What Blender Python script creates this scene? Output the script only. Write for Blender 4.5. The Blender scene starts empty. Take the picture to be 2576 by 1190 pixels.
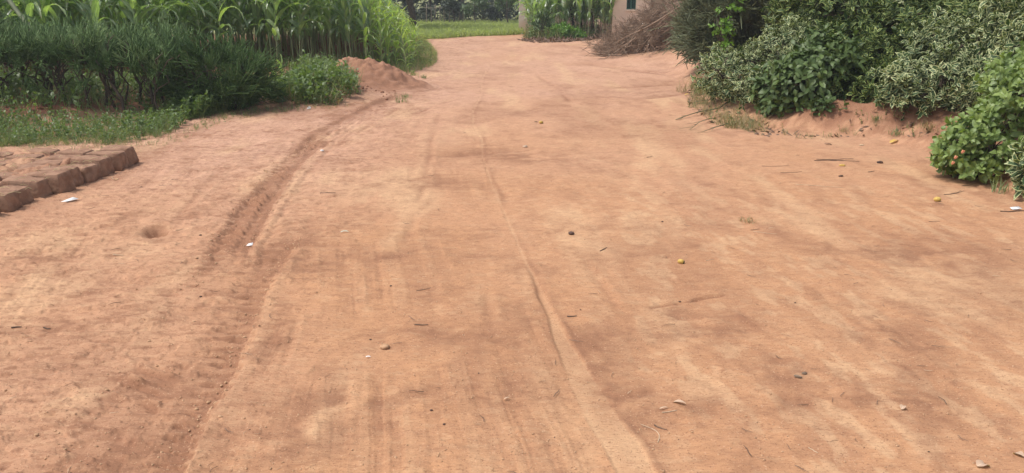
import bpy, math, numpy as np
from mathutils import Vector, Matrix
rng = np.random.default_rng(11)
np.seterr(all='ignore')
S = bpy.context.scene
COL = S.collection
R = math.radians
# ------------------------------------------------------------------ camera model (photo measured on a 2576 x 1190 grid)
F, CX, CY = 1984.0, 1288.0, 595.0
TH, CAMH = R(17.1), 1.5
cam = bpy.data.cameras.new('camera'); camo = bpy.data.objects.new('camera', cam); COL.objects.link(camo)
camo.location = (0, 0, CAMH); camo.rotation_euler = (math.pi/2 - TH, 0, 0)
cam.sensor_width = 36; cam.lens = 36*F/2576; cam.clip_start = .05; cam.clip_end = 2000
S.camera = camo

# ------------------------------------------------------------------ noise
def sm(t): t = np.clip(t, 0, 1); return t*t*(3-2*t)
def vnoise(x, y, seed=0):
    x = np.asarray(x, float); y = np.asarray(y, float)
    xi = np.floor(x).astype(np.int64); yi = np.floor(y).astype(np.int64)
    fx = x-xi; fy = y-yi; fx = fx*fx*(3-2*fx); fy = fy*fy*(3-2*fy)
    def h(a, b):
        n = (a*374761393 + b*668265263 + seed*974711) & 0xffffffff
        n = ((n ^ (n >> 13))*1274126177) & 0xffffffff
        return ((n ^ (n >> 16)) & 0xffff)/65535.0
    a = h(xi, yi); b = h(xi+1, yi); c = h(xi, yi+1); d = h(xi+1, yi+1)
    return (a+(b-a)*fx)*(1-fy) + (c+(d-c)*fx)*fy - .5
def fbm(x, y, o=4, seed=0):
    s = 0; a = 1
    for k in range(o):
        s = s + a*vnoise(x*2**k + 17*k, y*2**k - 9*k, seed+k); a *= .5
    return s

# ------------------------------------------------------------------ terrain
def base_h(x, y):
    x = np.asarray(x, float); y = np.asarray(y, float)
    xe = np.interp(y, [0, 9, 10, 11.2, 12.5, 13.5, 15.5, 17, 22, 30, 40], [-12, -7.5, -4.6, -4.1, -3.7, -3.5, -2.6, -2.3, -3.0, -4.6, -6])
    z = .16*sm((xe-x)/1.1)
    xr = np.interp(y, [0, 4, 5.2, 6.0, 7.3, 8.6, 9.2, 10, 11, 13, 16, 20, 25, 40], [6, 5, 4.0, 3.75, 4.2, 3.9, 3.0, 2.7, 2.6, 2.9, 3.0, 4.2, 9, 14])
    z = z + .30*sm((x-xr)/.8)
    z = z + .30*np.exp(-((x-4.5)/1.5)**2 - ((y-19.6)/1.6)**2)
    z = z + .22*np.exp(-((x+2.75)/.7)**2 - ((y-12.0)/.7)**2)
    z = z + .035*fbm(x/2.2, y/2.2, 3, 5)*sm((y-3)/4)
    return z
def ray(px, py):
    a = (px-CX)/F; b = -(py-CY)/F
    return a, math.cos(TH)+b*math.sin(TH), -math.sin(TH)+b*math.cos(TH)
def G0(px, py):
    dx, dy, dz = ray(px, py); z = 0.0
    for _ in range(8):
        t = (CAMH-z)/-dz; z = .5*z+.5*float(base_h(dx*t, dy*t))
    return dx*t, dy*t
class Poly:
    def __init__(s, pts):
        p = sorted([G0(*q)[::-1] for q in pts]); s.y = np.array([a for a, b in p]); s.x = np.array([b for a, b in p])
    def lat(s, x, y): return x-np.interp(y, s.y, s.x)
    def on(s, y, f=.3): return sm((y-s.y[0])/f)*sm((s.y[-1]-y)/f)
T1 = Poly([(1080, 228), (1000, 240), (930, 262), (850, 303), (770, 350), (715, 405), (645, 475), (600, 530), (545, 605), (505, 680), (470, 740)])
AL = Poly([(790, 345), (720, 405), (645, 475), (600, 530), (545, 605), (505, 680), (470, 740)])
AR = Poly([(860, 335), (800, 372), (735, 440), (690, 510), (650, 585), (612, 665)])
BR = Poly([(760, 590), (725, 640), (690, 690), (660, 745), (625, 830), (600, 900), (562, 970), (515, 1040), (475, 1110), (440, 1200), (300, 1520)])
BL = Poly([(600, 590), (520, 690), (430, 800), (330, 910), (215, 1030), (120, 1200), (-190, 1520)])
M = Poly([(1235, 158), (1215, 200), (1212, 240), (1190, 285), (1195, 320), (1215, 350), (1217, 400), (1240, 460), (1275, 540), (1310, 620), (1345, 690), (1390, 780), (1450, 880), (1510, 970), (1560, 1050), (1610, 1110), (1660, 1200), (1800, 1520)])
XL = Poly([(1080, 228), (1000, 240), (770, 350), (690, 500), (640, 800), (445, 1190), (300, 1520)])
THIN = [Poly(p) for p in ([(1298, 640), (1312, 700), (1330, 770), (1356, 845)], [(1325, 640), (1350, 720), (1385, 830)],
        [(1005, 640), (1045, 540), (1075, 420), (1090, 330)], [(1440, 610), (1500, 700), (1560, 790), (1660, 940)],
        [(1190, 690), (1220, 740), (1240, 850)], [(1300, 560), (1255, 460)], [(1095, 650), (1080, 800)],
        [(1240, 1030), (1330, 1190)], [(560, 420), (470, 520), (360, 640)], [(1010, 270), (940, 310), (860, 360)],
        [(1215, 236), (1130, 255), (1060, 282), (1000, 305)], [(1350, 190), (1400, 225), (1440, 262)])]
NEARTRACK = [Poly(p) for p in ([(1700, 640), (1850, 760), (2050, 900), (2330, 1190)], [(1950, 640), (2120, 780), (2350, 960), (2576, 1150)], [(2050, 560), (2300, 720), (2576, 900)])]
def tri(t): return np.abs((t % 1.0)*2-1)
PIT = G0(392, 583)
CR = [G0(*p) for p in ((1640, 769), (1700, 762), (1750, 751), (1832, 737))]
DARK = [(G0(*p[:2]), p[2], p[3]) for p in ((1310, 965, .07, .10), (1380, 995, .28, .035), (1040, 1062, .16, .04), (1850, 1022, .45, .06), (1640, 1000, .2, .18), (2230, 820, .2, .3), (2060, 1000, .3, .05),
        (1350, 400, .5, .35), (880, 425, .3, .12), (600, 375, .3, .15), (830, 660, .25, .16), (700, 615, .3, .1), (1120, 590, .5, .05), (1230, 375, .25, .4), (1150, 645, .5, .06), (1320, 578, .9, .04),
        (2300, 640, .7, .25), (1500, 870, .12, .3), (640, 870, .12, .1), (1000, 840, .4, .12), (940, 990, .35, .1), (720, 1090, .3, .25), (1640, 232, 1.0, .35), (1680, 178, 1.2, .3), (360, 950, .3, .1), (120, 640, .2, .2), (150, 830, .25, .08),
        (560, 455, .10, .5), (500, 530, .09, .4), (620, 500, .06, .3), (700, 450, .05, .5), (1750, 820, .3, .25), (1950, 930, .12, .15), (2350, 1000, .15, .3), (1100, 460, .6, .2))]
def micro(x, y, tone=False):
    x = np.asarray(x, float); y = np.asarray(y, float)
    road = sm((x+6)/2)
    wob = .010*fbm(x*6, y*6, 3, 31); wx = x+wob*1.6
    z = .018*fbm(x/.9, y/.9, 3, 1) + .006*fbm(x/.22, y/.16, 3, 2) + .0050*fbm(x/.05, y/.032, 3, 3)
    left = sm((-.5-x)/1.2)
    # flaky overlapping crust, stronger on the left
    u_ = x+.35*y; q = fbm(u_/.16+3, (y-.2*x)/.10, 4, 8); z = z + (.002+.006*left)*sm((q-.02)/.09)
    q2 = fbm(u_/.06, (y-.2*x)/.035+7, 3, 12); z = z + (.001+.0035*left)*sm((q2-.06)/.10)
    dark = .34*sm((fbm(x/.9, y/1.5, 4, 40)-.02)/.45) + .38*sm((fbm(x/.16, y/.30, 3, 41)-.08)/.5)
    light = sm((fbm(x/.35, y/1.3, 3, 44)-.1)/.5)*.8
    rg = sm((x-.1)/.8)*sm((7.5-y)/2.5); us = x+.127*y
    light = light + rg*.8*sm((fbm(us/.075, y/.20, 3, 46)-.08)/.25)
    dark = dark + rg*.20*sm((fbm(us/.10+5, y/.26, 4, 47)-.06)/.35)
    lw = .45+.55*left
    dark = dark + lw*(.42*sm((fbm(x/.055+y*2, y/.024, 3, 48)-.20)/.07) + .34*sm((fbm(x/.13, y/.05-x, 3, 49)-.20)/.08))
    light = light + .35*sm((fbm(x/.06, y/.03, 3, 45)-.20)/.10)
    xl = np.interp(y, XL.y, XL.x); sl = (x-xl)/np.maximum(np.interp(y, M.y, M.x)-xl, .4); sr = fbm(sl*24, y/1.7+.3*sl, 3, 34); sr2 = fbm(sl*60+9, y/.8, 2, 35)
    wm = sm((sl+1.6)/.4)*sm((1.25-sl)/.3)*sm((12-y)/4)*sm((fbm(x/.7, y/1.1, 3, 36)+.16)/.35)
    dark = dark + wm*(.17*sm((sr-.10)/.16)+.10*sm((sr2-.14)/.12)); light = light + wm*.22*sm((-sr-.10)/.16); z = z + wm*(-.0025*sm((sr-.10)/.12)+.0015*sm((-sr-.1)/.12)-.0012*sm((sr2-.14)/.08))
    for (p_, r_) in (((150, 620), .16), ((330, 635), .17), ((90, 600), .15), ((230, 1000), .12)):
        pp = G0(*p_); light = light + .6*np.exp(-((x-pp[0]+3*wob)/r_)**2-((y-pp[1]+3*wob)/(r_*1.3))**2)
    # T1: deep gouged rut; dark holds moist soil plus painted wall shade
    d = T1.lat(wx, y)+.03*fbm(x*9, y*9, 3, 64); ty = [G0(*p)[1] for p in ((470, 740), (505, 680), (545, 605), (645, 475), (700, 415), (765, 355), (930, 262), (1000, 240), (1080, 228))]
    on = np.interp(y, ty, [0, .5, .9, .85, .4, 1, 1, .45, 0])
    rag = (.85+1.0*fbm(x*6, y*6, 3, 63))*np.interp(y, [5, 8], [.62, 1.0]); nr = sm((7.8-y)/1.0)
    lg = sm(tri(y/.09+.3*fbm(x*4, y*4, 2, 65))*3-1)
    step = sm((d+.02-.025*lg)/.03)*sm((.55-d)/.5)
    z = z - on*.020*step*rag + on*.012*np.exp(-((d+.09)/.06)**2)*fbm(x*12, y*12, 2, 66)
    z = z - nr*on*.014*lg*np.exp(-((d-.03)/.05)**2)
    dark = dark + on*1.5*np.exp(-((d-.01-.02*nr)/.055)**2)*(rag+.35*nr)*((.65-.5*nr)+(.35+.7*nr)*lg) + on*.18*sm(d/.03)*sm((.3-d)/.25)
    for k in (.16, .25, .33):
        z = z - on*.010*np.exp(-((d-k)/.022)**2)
    # tyre bands
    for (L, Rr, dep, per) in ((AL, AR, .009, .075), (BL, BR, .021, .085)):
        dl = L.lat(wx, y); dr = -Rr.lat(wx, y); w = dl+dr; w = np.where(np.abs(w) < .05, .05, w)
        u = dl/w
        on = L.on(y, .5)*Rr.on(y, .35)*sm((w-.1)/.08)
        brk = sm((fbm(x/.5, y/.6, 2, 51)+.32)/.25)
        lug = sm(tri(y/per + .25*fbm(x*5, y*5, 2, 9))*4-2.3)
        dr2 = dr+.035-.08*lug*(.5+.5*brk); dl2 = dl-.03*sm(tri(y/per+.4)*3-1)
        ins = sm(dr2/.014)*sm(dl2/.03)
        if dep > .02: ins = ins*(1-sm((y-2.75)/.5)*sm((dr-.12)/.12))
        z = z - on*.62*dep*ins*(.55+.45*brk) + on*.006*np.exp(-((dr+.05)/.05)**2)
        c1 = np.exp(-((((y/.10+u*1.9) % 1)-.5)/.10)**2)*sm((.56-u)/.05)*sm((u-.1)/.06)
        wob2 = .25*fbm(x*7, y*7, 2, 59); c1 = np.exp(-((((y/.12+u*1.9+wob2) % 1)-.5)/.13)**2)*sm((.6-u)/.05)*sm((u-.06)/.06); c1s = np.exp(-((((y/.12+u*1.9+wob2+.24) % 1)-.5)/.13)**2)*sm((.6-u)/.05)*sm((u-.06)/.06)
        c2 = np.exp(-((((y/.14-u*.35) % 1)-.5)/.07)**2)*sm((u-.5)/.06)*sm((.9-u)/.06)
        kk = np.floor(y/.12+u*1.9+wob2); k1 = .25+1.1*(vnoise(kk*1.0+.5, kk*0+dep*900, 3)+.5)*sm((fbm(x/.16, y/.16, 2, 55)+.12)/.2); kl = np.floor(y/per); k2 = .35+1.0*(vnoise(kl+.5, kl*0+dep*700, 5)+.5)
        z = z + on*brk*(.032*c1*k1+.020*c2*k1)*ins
        e = 1.5*sm((dr+.01)/.012)*np.exp(-(np.maximum(dr, 0)/(.06+.04*k2))**2)*(.40-.28*sm((4.4-y)/1.0)+(.9+.9*sm((4.4-y)/1.0))*lug*k2)*(.35+.65*brk)*(.6+1.2*sm(fbm(x/.05, y/.03, 2, 58)+.5)) + 1.5*(sm((2.95-y)/.35) if dep > .02 else .35+1.0*sm(tri(y/per+.4)*4-2.0))*np.exp(-((dl-.02+.04*fbm(x*9, y*9, 2, 56))/.045)**2)*sm((fbm(x/.05, y/.035, 3, 57)+.02)/.2)*brk + .95*(c1s+.6*c2)*k1*ins*brk  # lug notches: fresh soil and overhang shade painted into the dark tone
        light = light + on*ins*.75*c1*k1  # ridge crests painted lit; c1s paints their shadow sides into dark
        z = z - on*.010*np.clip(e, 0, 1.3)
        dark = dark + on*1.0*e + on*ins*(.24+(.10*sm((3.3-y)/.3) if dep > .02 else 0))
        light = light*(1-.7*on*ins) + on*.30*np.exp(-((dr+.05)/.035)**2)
    # centre wheel line
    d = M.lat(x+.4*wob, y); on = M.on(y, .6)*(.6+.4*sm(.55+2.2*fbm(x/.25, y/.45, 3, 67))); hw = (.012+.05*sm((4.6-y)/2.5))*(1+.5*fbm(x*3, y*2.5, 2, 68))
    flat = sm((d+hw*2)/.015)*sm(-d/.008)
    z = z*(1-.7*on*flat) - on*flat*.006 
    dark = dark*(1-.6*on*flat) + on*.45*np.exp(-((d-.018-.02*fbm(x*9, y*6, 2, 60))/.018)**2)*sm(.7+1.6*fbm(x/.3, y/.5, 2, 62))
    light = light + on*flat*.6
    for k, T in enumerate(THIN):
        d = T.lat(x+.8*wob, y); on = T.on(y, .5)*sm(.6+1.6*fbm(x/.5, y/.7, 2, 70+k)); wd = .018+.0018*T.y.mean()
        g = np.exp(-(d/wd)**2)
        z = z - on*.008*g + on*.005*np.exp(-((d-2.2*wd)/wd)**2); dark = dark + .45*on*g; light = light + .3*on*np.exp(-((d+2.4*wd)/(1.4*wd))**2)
    for k, T in enumerate(NEARTRACK):
        d = T.lat(x, y); on = T.on(y, .6)
        st = .6*fbm(d/.07+k*9, y/.42, 3, 80+k)*np.exp(-(d/.33)**2)*on
        z = z + .010*st; dark = dark + .9*np.clip(st, 0, 1); light = light + .9*np.clip(-st, 0, 1)
    # pit, crack, damp stains
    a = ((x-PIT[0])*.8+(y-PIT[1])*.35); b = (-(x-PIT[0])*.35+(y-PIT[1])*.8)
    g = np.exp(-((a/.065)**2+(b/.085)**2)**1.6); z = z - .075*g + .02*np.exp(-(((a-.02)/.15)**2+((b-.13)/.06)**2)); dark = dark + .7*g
    for (p, r) in zip(CR[:-1], CR[1:]):
        t = np.clip(((x-p[0])*(r[0]-p[0])+(y-p[1])*(r[1]-p[1]))/((r[0]-p[0])**2+(r[1]-p[1])**2), 0, 1)
        dd = np.hypot(x-p[0]-t*(r[0]-p[0])+wob*2, y-p[1]-t*(r[1]-p[1])+wob*2); g = np.exp(-(dd/.012)**2)
        z = z - .012*g; dark = dark + .8*g
    for (p, sx, sy) in DARK:
        g = np.exp(-((x-p[0]+wob*6)/sx)**2-((y-p[1]+wob*6)/sy)**2)*sm(.62+1.5*fbm(x/.12, y/.1, 3, 91))
        dark = dark + .62*g; z = z - .006*g
    # washed lines across the far right of the road
    for (p, q3) in (((1470, 160), (1740, 178)), ((1500, 222), (1730, 205)), ((1590, 252), (1730, 232)), ((1060, 395), (1260, 380))):
        P, Q = G0(*p), G0(*q3); t = np.clip(((x-P[0])*(Q[0]-P[0])+(y-P[1])*(Q[1]-P[1]))/((Q[0]-P[0])**2+(Q[1]-P[1])**2), 0, 1)
        dd = np.hypot(x-P[0]-t*(Q[0]-P[0]), y-P[1]-t*(Q[1]-P[1])+wob*8); g = np.exp(-(dd/.12)**2)*np.sin(np.pi*t)
        z = z - .035*g; dark = dark + .6*g
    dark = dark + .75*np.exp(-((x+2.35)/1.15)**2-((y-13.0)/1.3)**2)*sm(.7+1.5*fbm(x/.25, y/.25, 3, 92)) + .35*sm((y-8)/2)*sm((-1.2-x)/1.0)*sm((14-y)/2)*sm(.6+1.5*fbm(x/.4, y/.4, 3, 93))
    xb = np.interp(y, [0, 4, 5.2, 6.0, 7.3, 8.6, 9.2, 10, 11, 13, 16], [6, 5, 4.0, 3.75, 4.2, 3.9, 3.0, 2.7, 2.6, 2.9, 3.0]); bm = sm((x-xb+.1)/.3)*sm((16-y)/2)
    z = z + bm*(.05*fbm(x/.28, y/.2, 4, 95)+.02*fbm(x/.07, y/.06, 3, 96)); dark = dark + bm*.5*sm((fbm(x/.14, y/.08, 3, 97)-.05)/.2)
    kb = sm((-3.74-x+.05*fbm(x*6, y*6, 2, 98))/.08)*sm((7.2-y)/.12)*sm((y-4.6)/.15)*sm((x+6.5)/.3); z = z + kb*(.105+.06*fbm(x/.12, y/.12, 3, 99)); dark = dark + kb*.30
    z = z*sm((60-y)/30)
    if not tone: return z
    pink = np.clip(.45*sm((-.3-x)/1.6) + .75*sm((y-3.5)/10.0) + .35*fbm(x/1.4, y/1.4, 3, 101), 0, 1)
    xe = np.interp(y, [0, 9, 10, 11.2, 12.5, 13.5, 15.5, 17, 22, 30, 40], [-12, -7.5, -4.9, -4.3, -3.9, -3.7, -2.6, -2.1, -2.8, -4.4, -6])
    soil = sm((xe-x+.25*fbm(x/.5, y/.5, 3, 102))/.5)
    xr = np.interp(y, [0, 4, 5.2, 6.0, 7.3, 8.6, 9.2, 10, 11, 13, 16, 20, 25, 40], [6, 5, 4.1, 3.9, 4.3, 4.0, 3.2, 2.9, 2.9, 3.2, 3.4, 5.2, 9, 14])
    soil = np.maximum(soil, (.62)*sm((x-xr+.12+.3*fbm(x/.4, y/.4, 3, 103))/.45))  # darker red bank soil, deepened with painted shade under the bushes
    yg = np.interp(x, [-30, -4, -3.4, -2.2, -1, .1, .3, 30], [28, 28, 28, 29.3, 30.8, 31.7, 33.6, 33.6])
    grass = sm((y-yg)/.4)
    return z, np.clip(np.stack([light, dark, pink, np.maximum(soil*.5, grass)], -1), 0, 1)
def H(x, y): return base_h(x, y) + micro(x, y)
def G(px, py):
    x, y = G0(px, py); return Vector((x, y, float(H(np.array([x]), np.array([y]))[0])))
def hz(x, y): return float(H(np.array([x]), np.array([y]))[0])
def atY(px, py, Y):
    dx, dy, dz = ray(px, py); t = Y/dy; return Vector((dx*t, Y, CAMH+dz*t))

# ------------------------------------------------------------------ mesh helpers
class Geo:
    def __init__(s): s.V = []; s.Q = []; s.A = []; s.MI = []; s.n = 0
    def add(s, p, m=0):
        v, q, a = p
        s.V.append(v); s.Q.append(q+s.n); s.A.append(a); s.MI.append(np.full(len(q), m, np.int32)); s.n += len(v); return s
    def mesh(s, name, mats, smooth=True):
        v = np.concatenate(s.V).astype(np.float32); q = np.concatenate(s.Q).astype(np.int32); a = np.concatenate(s.A).astype(np.float32); mi = np.concatenate(s.MI)
        me = bpy.data.meshes.new(name)
        me.vertices.add(len(v)); me.vertices.foreach_set('co', v.ravel())
        tri_ = q[:, 2] == q[:, 3]
        cnt = np.where(tri_, 3, 4); st = np.concatenate([[0], np.cumsum(cnt)[:-1]]).astype(np.int32)
        keep = np.ones(q.shape, bool); keep[tri_, 3] = False
        me.loops.add(int(cnt.sum())); me.loops.foreach_set('vertex_index', q[keep])
        me.polygons.add(len(q)); me.polygons.foreach_set('loop_start', st); me.polygons.foreach_set('material_index', mi)
        me.polygons.foreach_set('use_smooth', np.full(len(q), smooth))
        at = me.attributes.new('leaf', 'FLOAT_COLOR', 'POINT'); at.data.foreach_set('color', a.ravel())
        me.update(calc_edges=True)
        for m in (mats if isinstance(mats, (list, tuple)) else [mats]): me.materials.append(m)
        return me
    def build(s, name, mats, parent=None, smooth=True):
        return link(name, s.mesh(name, mats, smooth), parent)
def link(name, me, parent=None):
    o = bpy.data.objects.new(name, me); COL.objects.link(o)
    if parent: o.parent = parent
    return o
def empty(name, loc=(0, 0, 0), rz=0, s=1):
    o = bpy.data.objects.new(name, None); COL.objects.link(o); o.location = loc; o.rotation_euler = (0, 0, rz); o.scale = (s, s, s); o.empty_display_size = .1; return o
def tag(o, label, cat, group=None, kind=None):
    o['label'] = label; o['category'] = cat
    if group: o['group'] = group
    if kind: o['kind'] = kind
    return o
def copy_tree(o, loc, rot, s):
    c = o.copy(); COL.objects.link(c); c.location = loc; c.rotation_euler = rot; c.scale = s
    for ch in o.children:
        d = ch.copy(); COL.objects.link(d); d.parent = c
    return c
def cat(*ps):
    V = []; Q = []; A = []; n = 0
    for v, q, a in ps: V.append(v); Q.append(q+n); A.append(a); n += len(v)
    return np.concatenate(V), np.concatenate(Q), np.concatenate(A)
def xf(p, Rm=None, T=(0, 0, 0), s=1.0, r=None):
    v, q, a = p; v = v*s
    if Rm is not None: v = v @ np.asarray(Rm).T
    a = a.copy()
    if r is not None: a[:, 2] = r
    return v+np.asarray(T), q, a
def rz(t): c, s = math.cos(t), math.sin(t); return np.array([[c, -s, 0], [s, c, 0], [0, 0, 1.]])
def ry(t): c, s = math.cos(t), math.sin(t); return np.array([[c, 0, s], [0, 1, 0], [-s, 0, c]])
def rx(t): c, s = math.cos(t), math.sin(t); return np.array([[1, 0, 0], [0, c, -s], [0, s, c]])
def frames(d, spin):
    d = d/np.linalg.norm(d, axis=1, keepdims=True)
    up = np.where(np.abs(d[:, 2:3]) > .95, np.array([[1., 0, 0]]), np.array([[0, 0, 1.]]))
    x = np.cross(up, d); x /= np.linalg.norm(x, axis=1, keepdims=True); y = np.cross(d, x)
    c = np.cos(spin)[:, None]; s = np.sin(spin)[:, None]
    return np.stack([x*c+y*s, -x*s+y*c, d], -1)
def scatter(p, Rm, T, s, r=None):
    v, q, a = p; N = len(T); n = len(v)
    if N == 0: return np.zeros((0, 3)), np.zeros((0, 4), int), np.zeros((0, 4))
    s = np.broadcast_to(s, (N,))
    V = np.einsum('nij,kj->nki', Rm, v)*s[:, None, None] + np.asarray(T)[:, None, :]
    Qs = (q[None]+np.arange(N)[:, None, None]*n).reshape(-1, 4)
    A = np.broadcast_to(a[None], (N, n, 4)).copy()
    if r is not None: A[:, :, 2] = np.clip(A[:, :, 2]*.5+np.asarray(r)[:, None]*.5, 0, 1)
    return V.reshape(-1, 3), Qs, A.reshape(-1, 4)
def tube(pts, rad, k=4, cap=True):
    P = np.asarray(pts, float); n = len(P); rad = np.broadcast_to(rad, (n,))
    t = np.gradient(P, axis=0); t /= np.linalg.norm(t, axis=1, keepdims=True)+1e-9
    ref = np.array([0, 0, 1.]) if abs(t[:, 2]).max() < .9 else np.array([.3, 1., .05])
    x = np.cross(t, ref); x /= np.linalg.norm(x, axis=1, keepdims=True)+1e-9; y = np.cross(t, x)
    an = np.arange(k)*2*math.pi/k
    V = (P[:, None]+rad[:, None, None]*(np.cos(an)[None, :, None]*x[:, None]+np.sin(an)[None, :, None]*y[:, None])).reshape(-1, 3)
    i = np.arange(n-1)[:, None]*k; j = np.arange(k)[None]; j2 = (j+1) % k
    q = np.stack([i+j, i+j2, i+k+j2, i+k+j], -1).reshape(-1, 4)
    a = np.zeros((n*k, 4)); a[:, 0] = .5; a[:, 1] = np.repeat(np.linspace(0, 1, n), k); a[:, 2] = .5; a[:, 3] = 1
    if cap and k >= 4:
        e = (n-1)*k; q = np.concatenate([q, [[e, e+1, e+2, e+3 if k > 3 else e+2]]])
        if k > 4: q = np.concatenate([q, [[e, e+m, e+m+1, e+m+1] for m in range(3, k-1)]])
    return V, q, a
def leafp(L, W, phi0=0.0, droop=.6, n=4, fold=.25, shape='ovate', wave=0.0, r=.5, pw=1.2):
    t = np.linspace(0, 1, n+1); ph = phi0-droop*t**pw
    dx = np.cos(ph); dz = np.sin(ph)
    X = np.concatenate([[0], np.cumsum((dx[1:]+dx[:-1])/2)])*L/n; Z = np.concatenate([[0], np.cumsum((dz[1:]+dz[:-1])/2)])*L/n
    if shape == 'ovate': w = np.sin(np.pi*np.clip(t, .02, .985)**.8)**.8
    elif shape == 'heart': w = np.sqrt(np.clip(1-t, .0006, 1))*np.clip(t*9, .15, 1)
    elif shape == 'obl': w = np.sin(np.pi*np.clip(t, .03, .98)**1.35)**.8
    else: w = np.clip(t*6+.45, 0, 1)*np.clip((1-t), .012, 1)**.65
    w = w*W/2
    V = []; A = []
    for i in range(n+1):
        nx, nz = -math.sin(ph[i]), math.cos(ph[i]); f = fold*w[i]
        wv = wave*W*math.sin(i*1.9)
        for u, sgn in ((0, -1), (.5, 0), (1, 1)):
            lift = (f+(wv if sgn > 0 else -wv)) if sgn else 0
            V.append((X[i]+nx*lift, sgn*w[i], Z[i]+nz*lift)); A.append((u, t[i], r, 1))
    q = [[i*3+k, i*3+3+k, i*3+4+k, i*3+1+k] for i in range(n) for k in (0, 1)]
    return np.array(V), np.array(q), np.array(A, float)
def arc(p, d, L, bend, n=3):
    p = np.asarray(p, float); d = np.asarray(d, float); d = d/np.linalg.norm(d); P = [p]
    for i in range(n):
        d = d+np.asarray(bend)/n; d = d/np.linalg.norm(d); p = p+d*L/n; P.append(p)
    return np.array(P), d
def boxp(x0, x1, y0, y1, z0, z1):
    v = np.array([[x, y, z] for z in (z0, z1) for y in (y0, y1) for x in (x0, x1)], float)
    q = np.array([[0, 2, 3, 1], [4, 5, 7, 6], [0, 1, 5, 4], [2, 6, 7, 3], [0, 4, 6, 2], [1, 3, 7, 5]])
    a = np.zeros((8, 4)); a[:, 0] = .5; a[:, 2] = .5; a[:, 3] = 1
    return v, q, a
def lump(rad, sub=3, amp=.25, seed=0, sq=(1, 1, 1), pw=2.0):
    n = 4+2*sub; t = np.linspace(0, math.pi, n); p = np.linspace(0, 2*math.pi, 2*n, endpoint=False)
    T_, P_ = np.meshgrid(t, p, indexing='ij')
    d = np.stack([np.sin(T_)*np.cos(P_), np.sin(T_)*np.sin(P_), np.cos(T_)], -1)
    if pw != 2: d = np.sign(d)*np.abs(d)**(2/pw)
    nz = vnoise(d[..., 0]*2.3+d[..., 2]*1.7+seed*3.1, d[..., 1]*2.3-d[..., 2]*1.1+seed, 7)+.5*vnoise(d[..., 0]*5+d[..., 2]*4+seed, d[..., 1]*5+seed*2, 8)
    v = d*(1+amp*nz[..., None])*rad*np.array(sq); v[0] = v[0].mean(0); v[-1] = v[-1].mean(0); m = 2*n
    q = [[i*m+j, (i+1)*m+j, (i+1)*m+(j+1) % m, i*m+(j+1) % m] for i in range(n-1) for j in range(m)]
    a = np.zeros((n*m, 4)); a[:, 0] = .5; a[:, 1] = np.repeat(np.linspace(0, 1, n), m); a[:, 2] = .5; a[:, 3] = 1
    return v.reshape(-1, 3), np.array(q), a
def inpoly(x, y, P):
    c = np.zeros(len(x), bool); j = len(P)-1
    for i in range(len(P)):
        xi, yi = P[i]; xj, yj = P[j]
        c ^= ((yi > y) != (yj > y)) & (x < (xj-xi)*(y-yi)/(yj-yi+1e-12)+xi); j = i
    return c
def inside(P, N):
    P = np.array(P); lo, hi = P.min(0), P.max(0); X = np.zeros(0); Y = np.zeros(0)
    while len(X) < N:
        x = rng.uniform(lo[0], hi[0], N*2); y = rng.uniform(lo[1], hi[1], N*2); m = inpoly(x, y, P); X = np.concatenate([X, x[m]]); Y = np.concatenate([Y, y[m]])
    return X[:N], Y[:N]
def gpoly(px): return [G0(*p) for p in px]

# ------------------------------------------------------------------ materials
def newmat(name):
    m = bpy.data.materials.new(name); m.use_nodes = True; nt = m.node_tree; b = nt.nodes['Principled BSDF']; return m, nt, b
def nd(nt, t, **k):
    n = nt.nodes.new(t)
    for a, v in k.items(): setattr(n, a, v)
    return n
def mixc(nt, f, a, b, bt='MIX'):
    n = nd(nt, 'ShaderNodeMix', data_type='RGBA', blend_type=bt)
    for s, v in ((n.inputs[0], f), (n.inputs[6], a), (n.inputs[7], b)):
        if hasattr(v, 'is_linked'): nt.links.new(v, s)
        else: s.default_value = v if not isinstance(v, tuple) else (*v, 1)[:4]
    return n.outputs[2]
def mth(nt, op, a, b=0.0, c=None, clamp=False):
    n = nd(nt, 'ShaderNodeMath', operation=op, use_clamp=clamp)
    for s, v in zip(n.inputs, (a, b, c)):
        if v is None: continue
        if hasattr(v, 'is_linked'): nt.links.new(v, s)
        else: s.default_value = v
    return n.outputs[0]
def noise(nt, vec, sc, det=3, rough=.55):
    n = nd(nt, 'ShaderNodeTexNoise'); n.inputs['Scale'].default_value = sc; n.inputs['Detail'].default_value = det; n.inputs['Roughness'].default_value = rough
    if vec is not None: nt.links.new(vec, n.inputs['Vector'])
    return n.outputs[0]
def ramp(nt, f, lo, hi):
    n = nd(nt, 'ShaderNodeMapRange', interpolation_type='SMOOTHSTEP'); nt.links.new(f, n.inputs[0]); n.inputs[1].default_value = lo; n.inputs[2].default_value = hi; return n.outputs[0]
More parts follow.
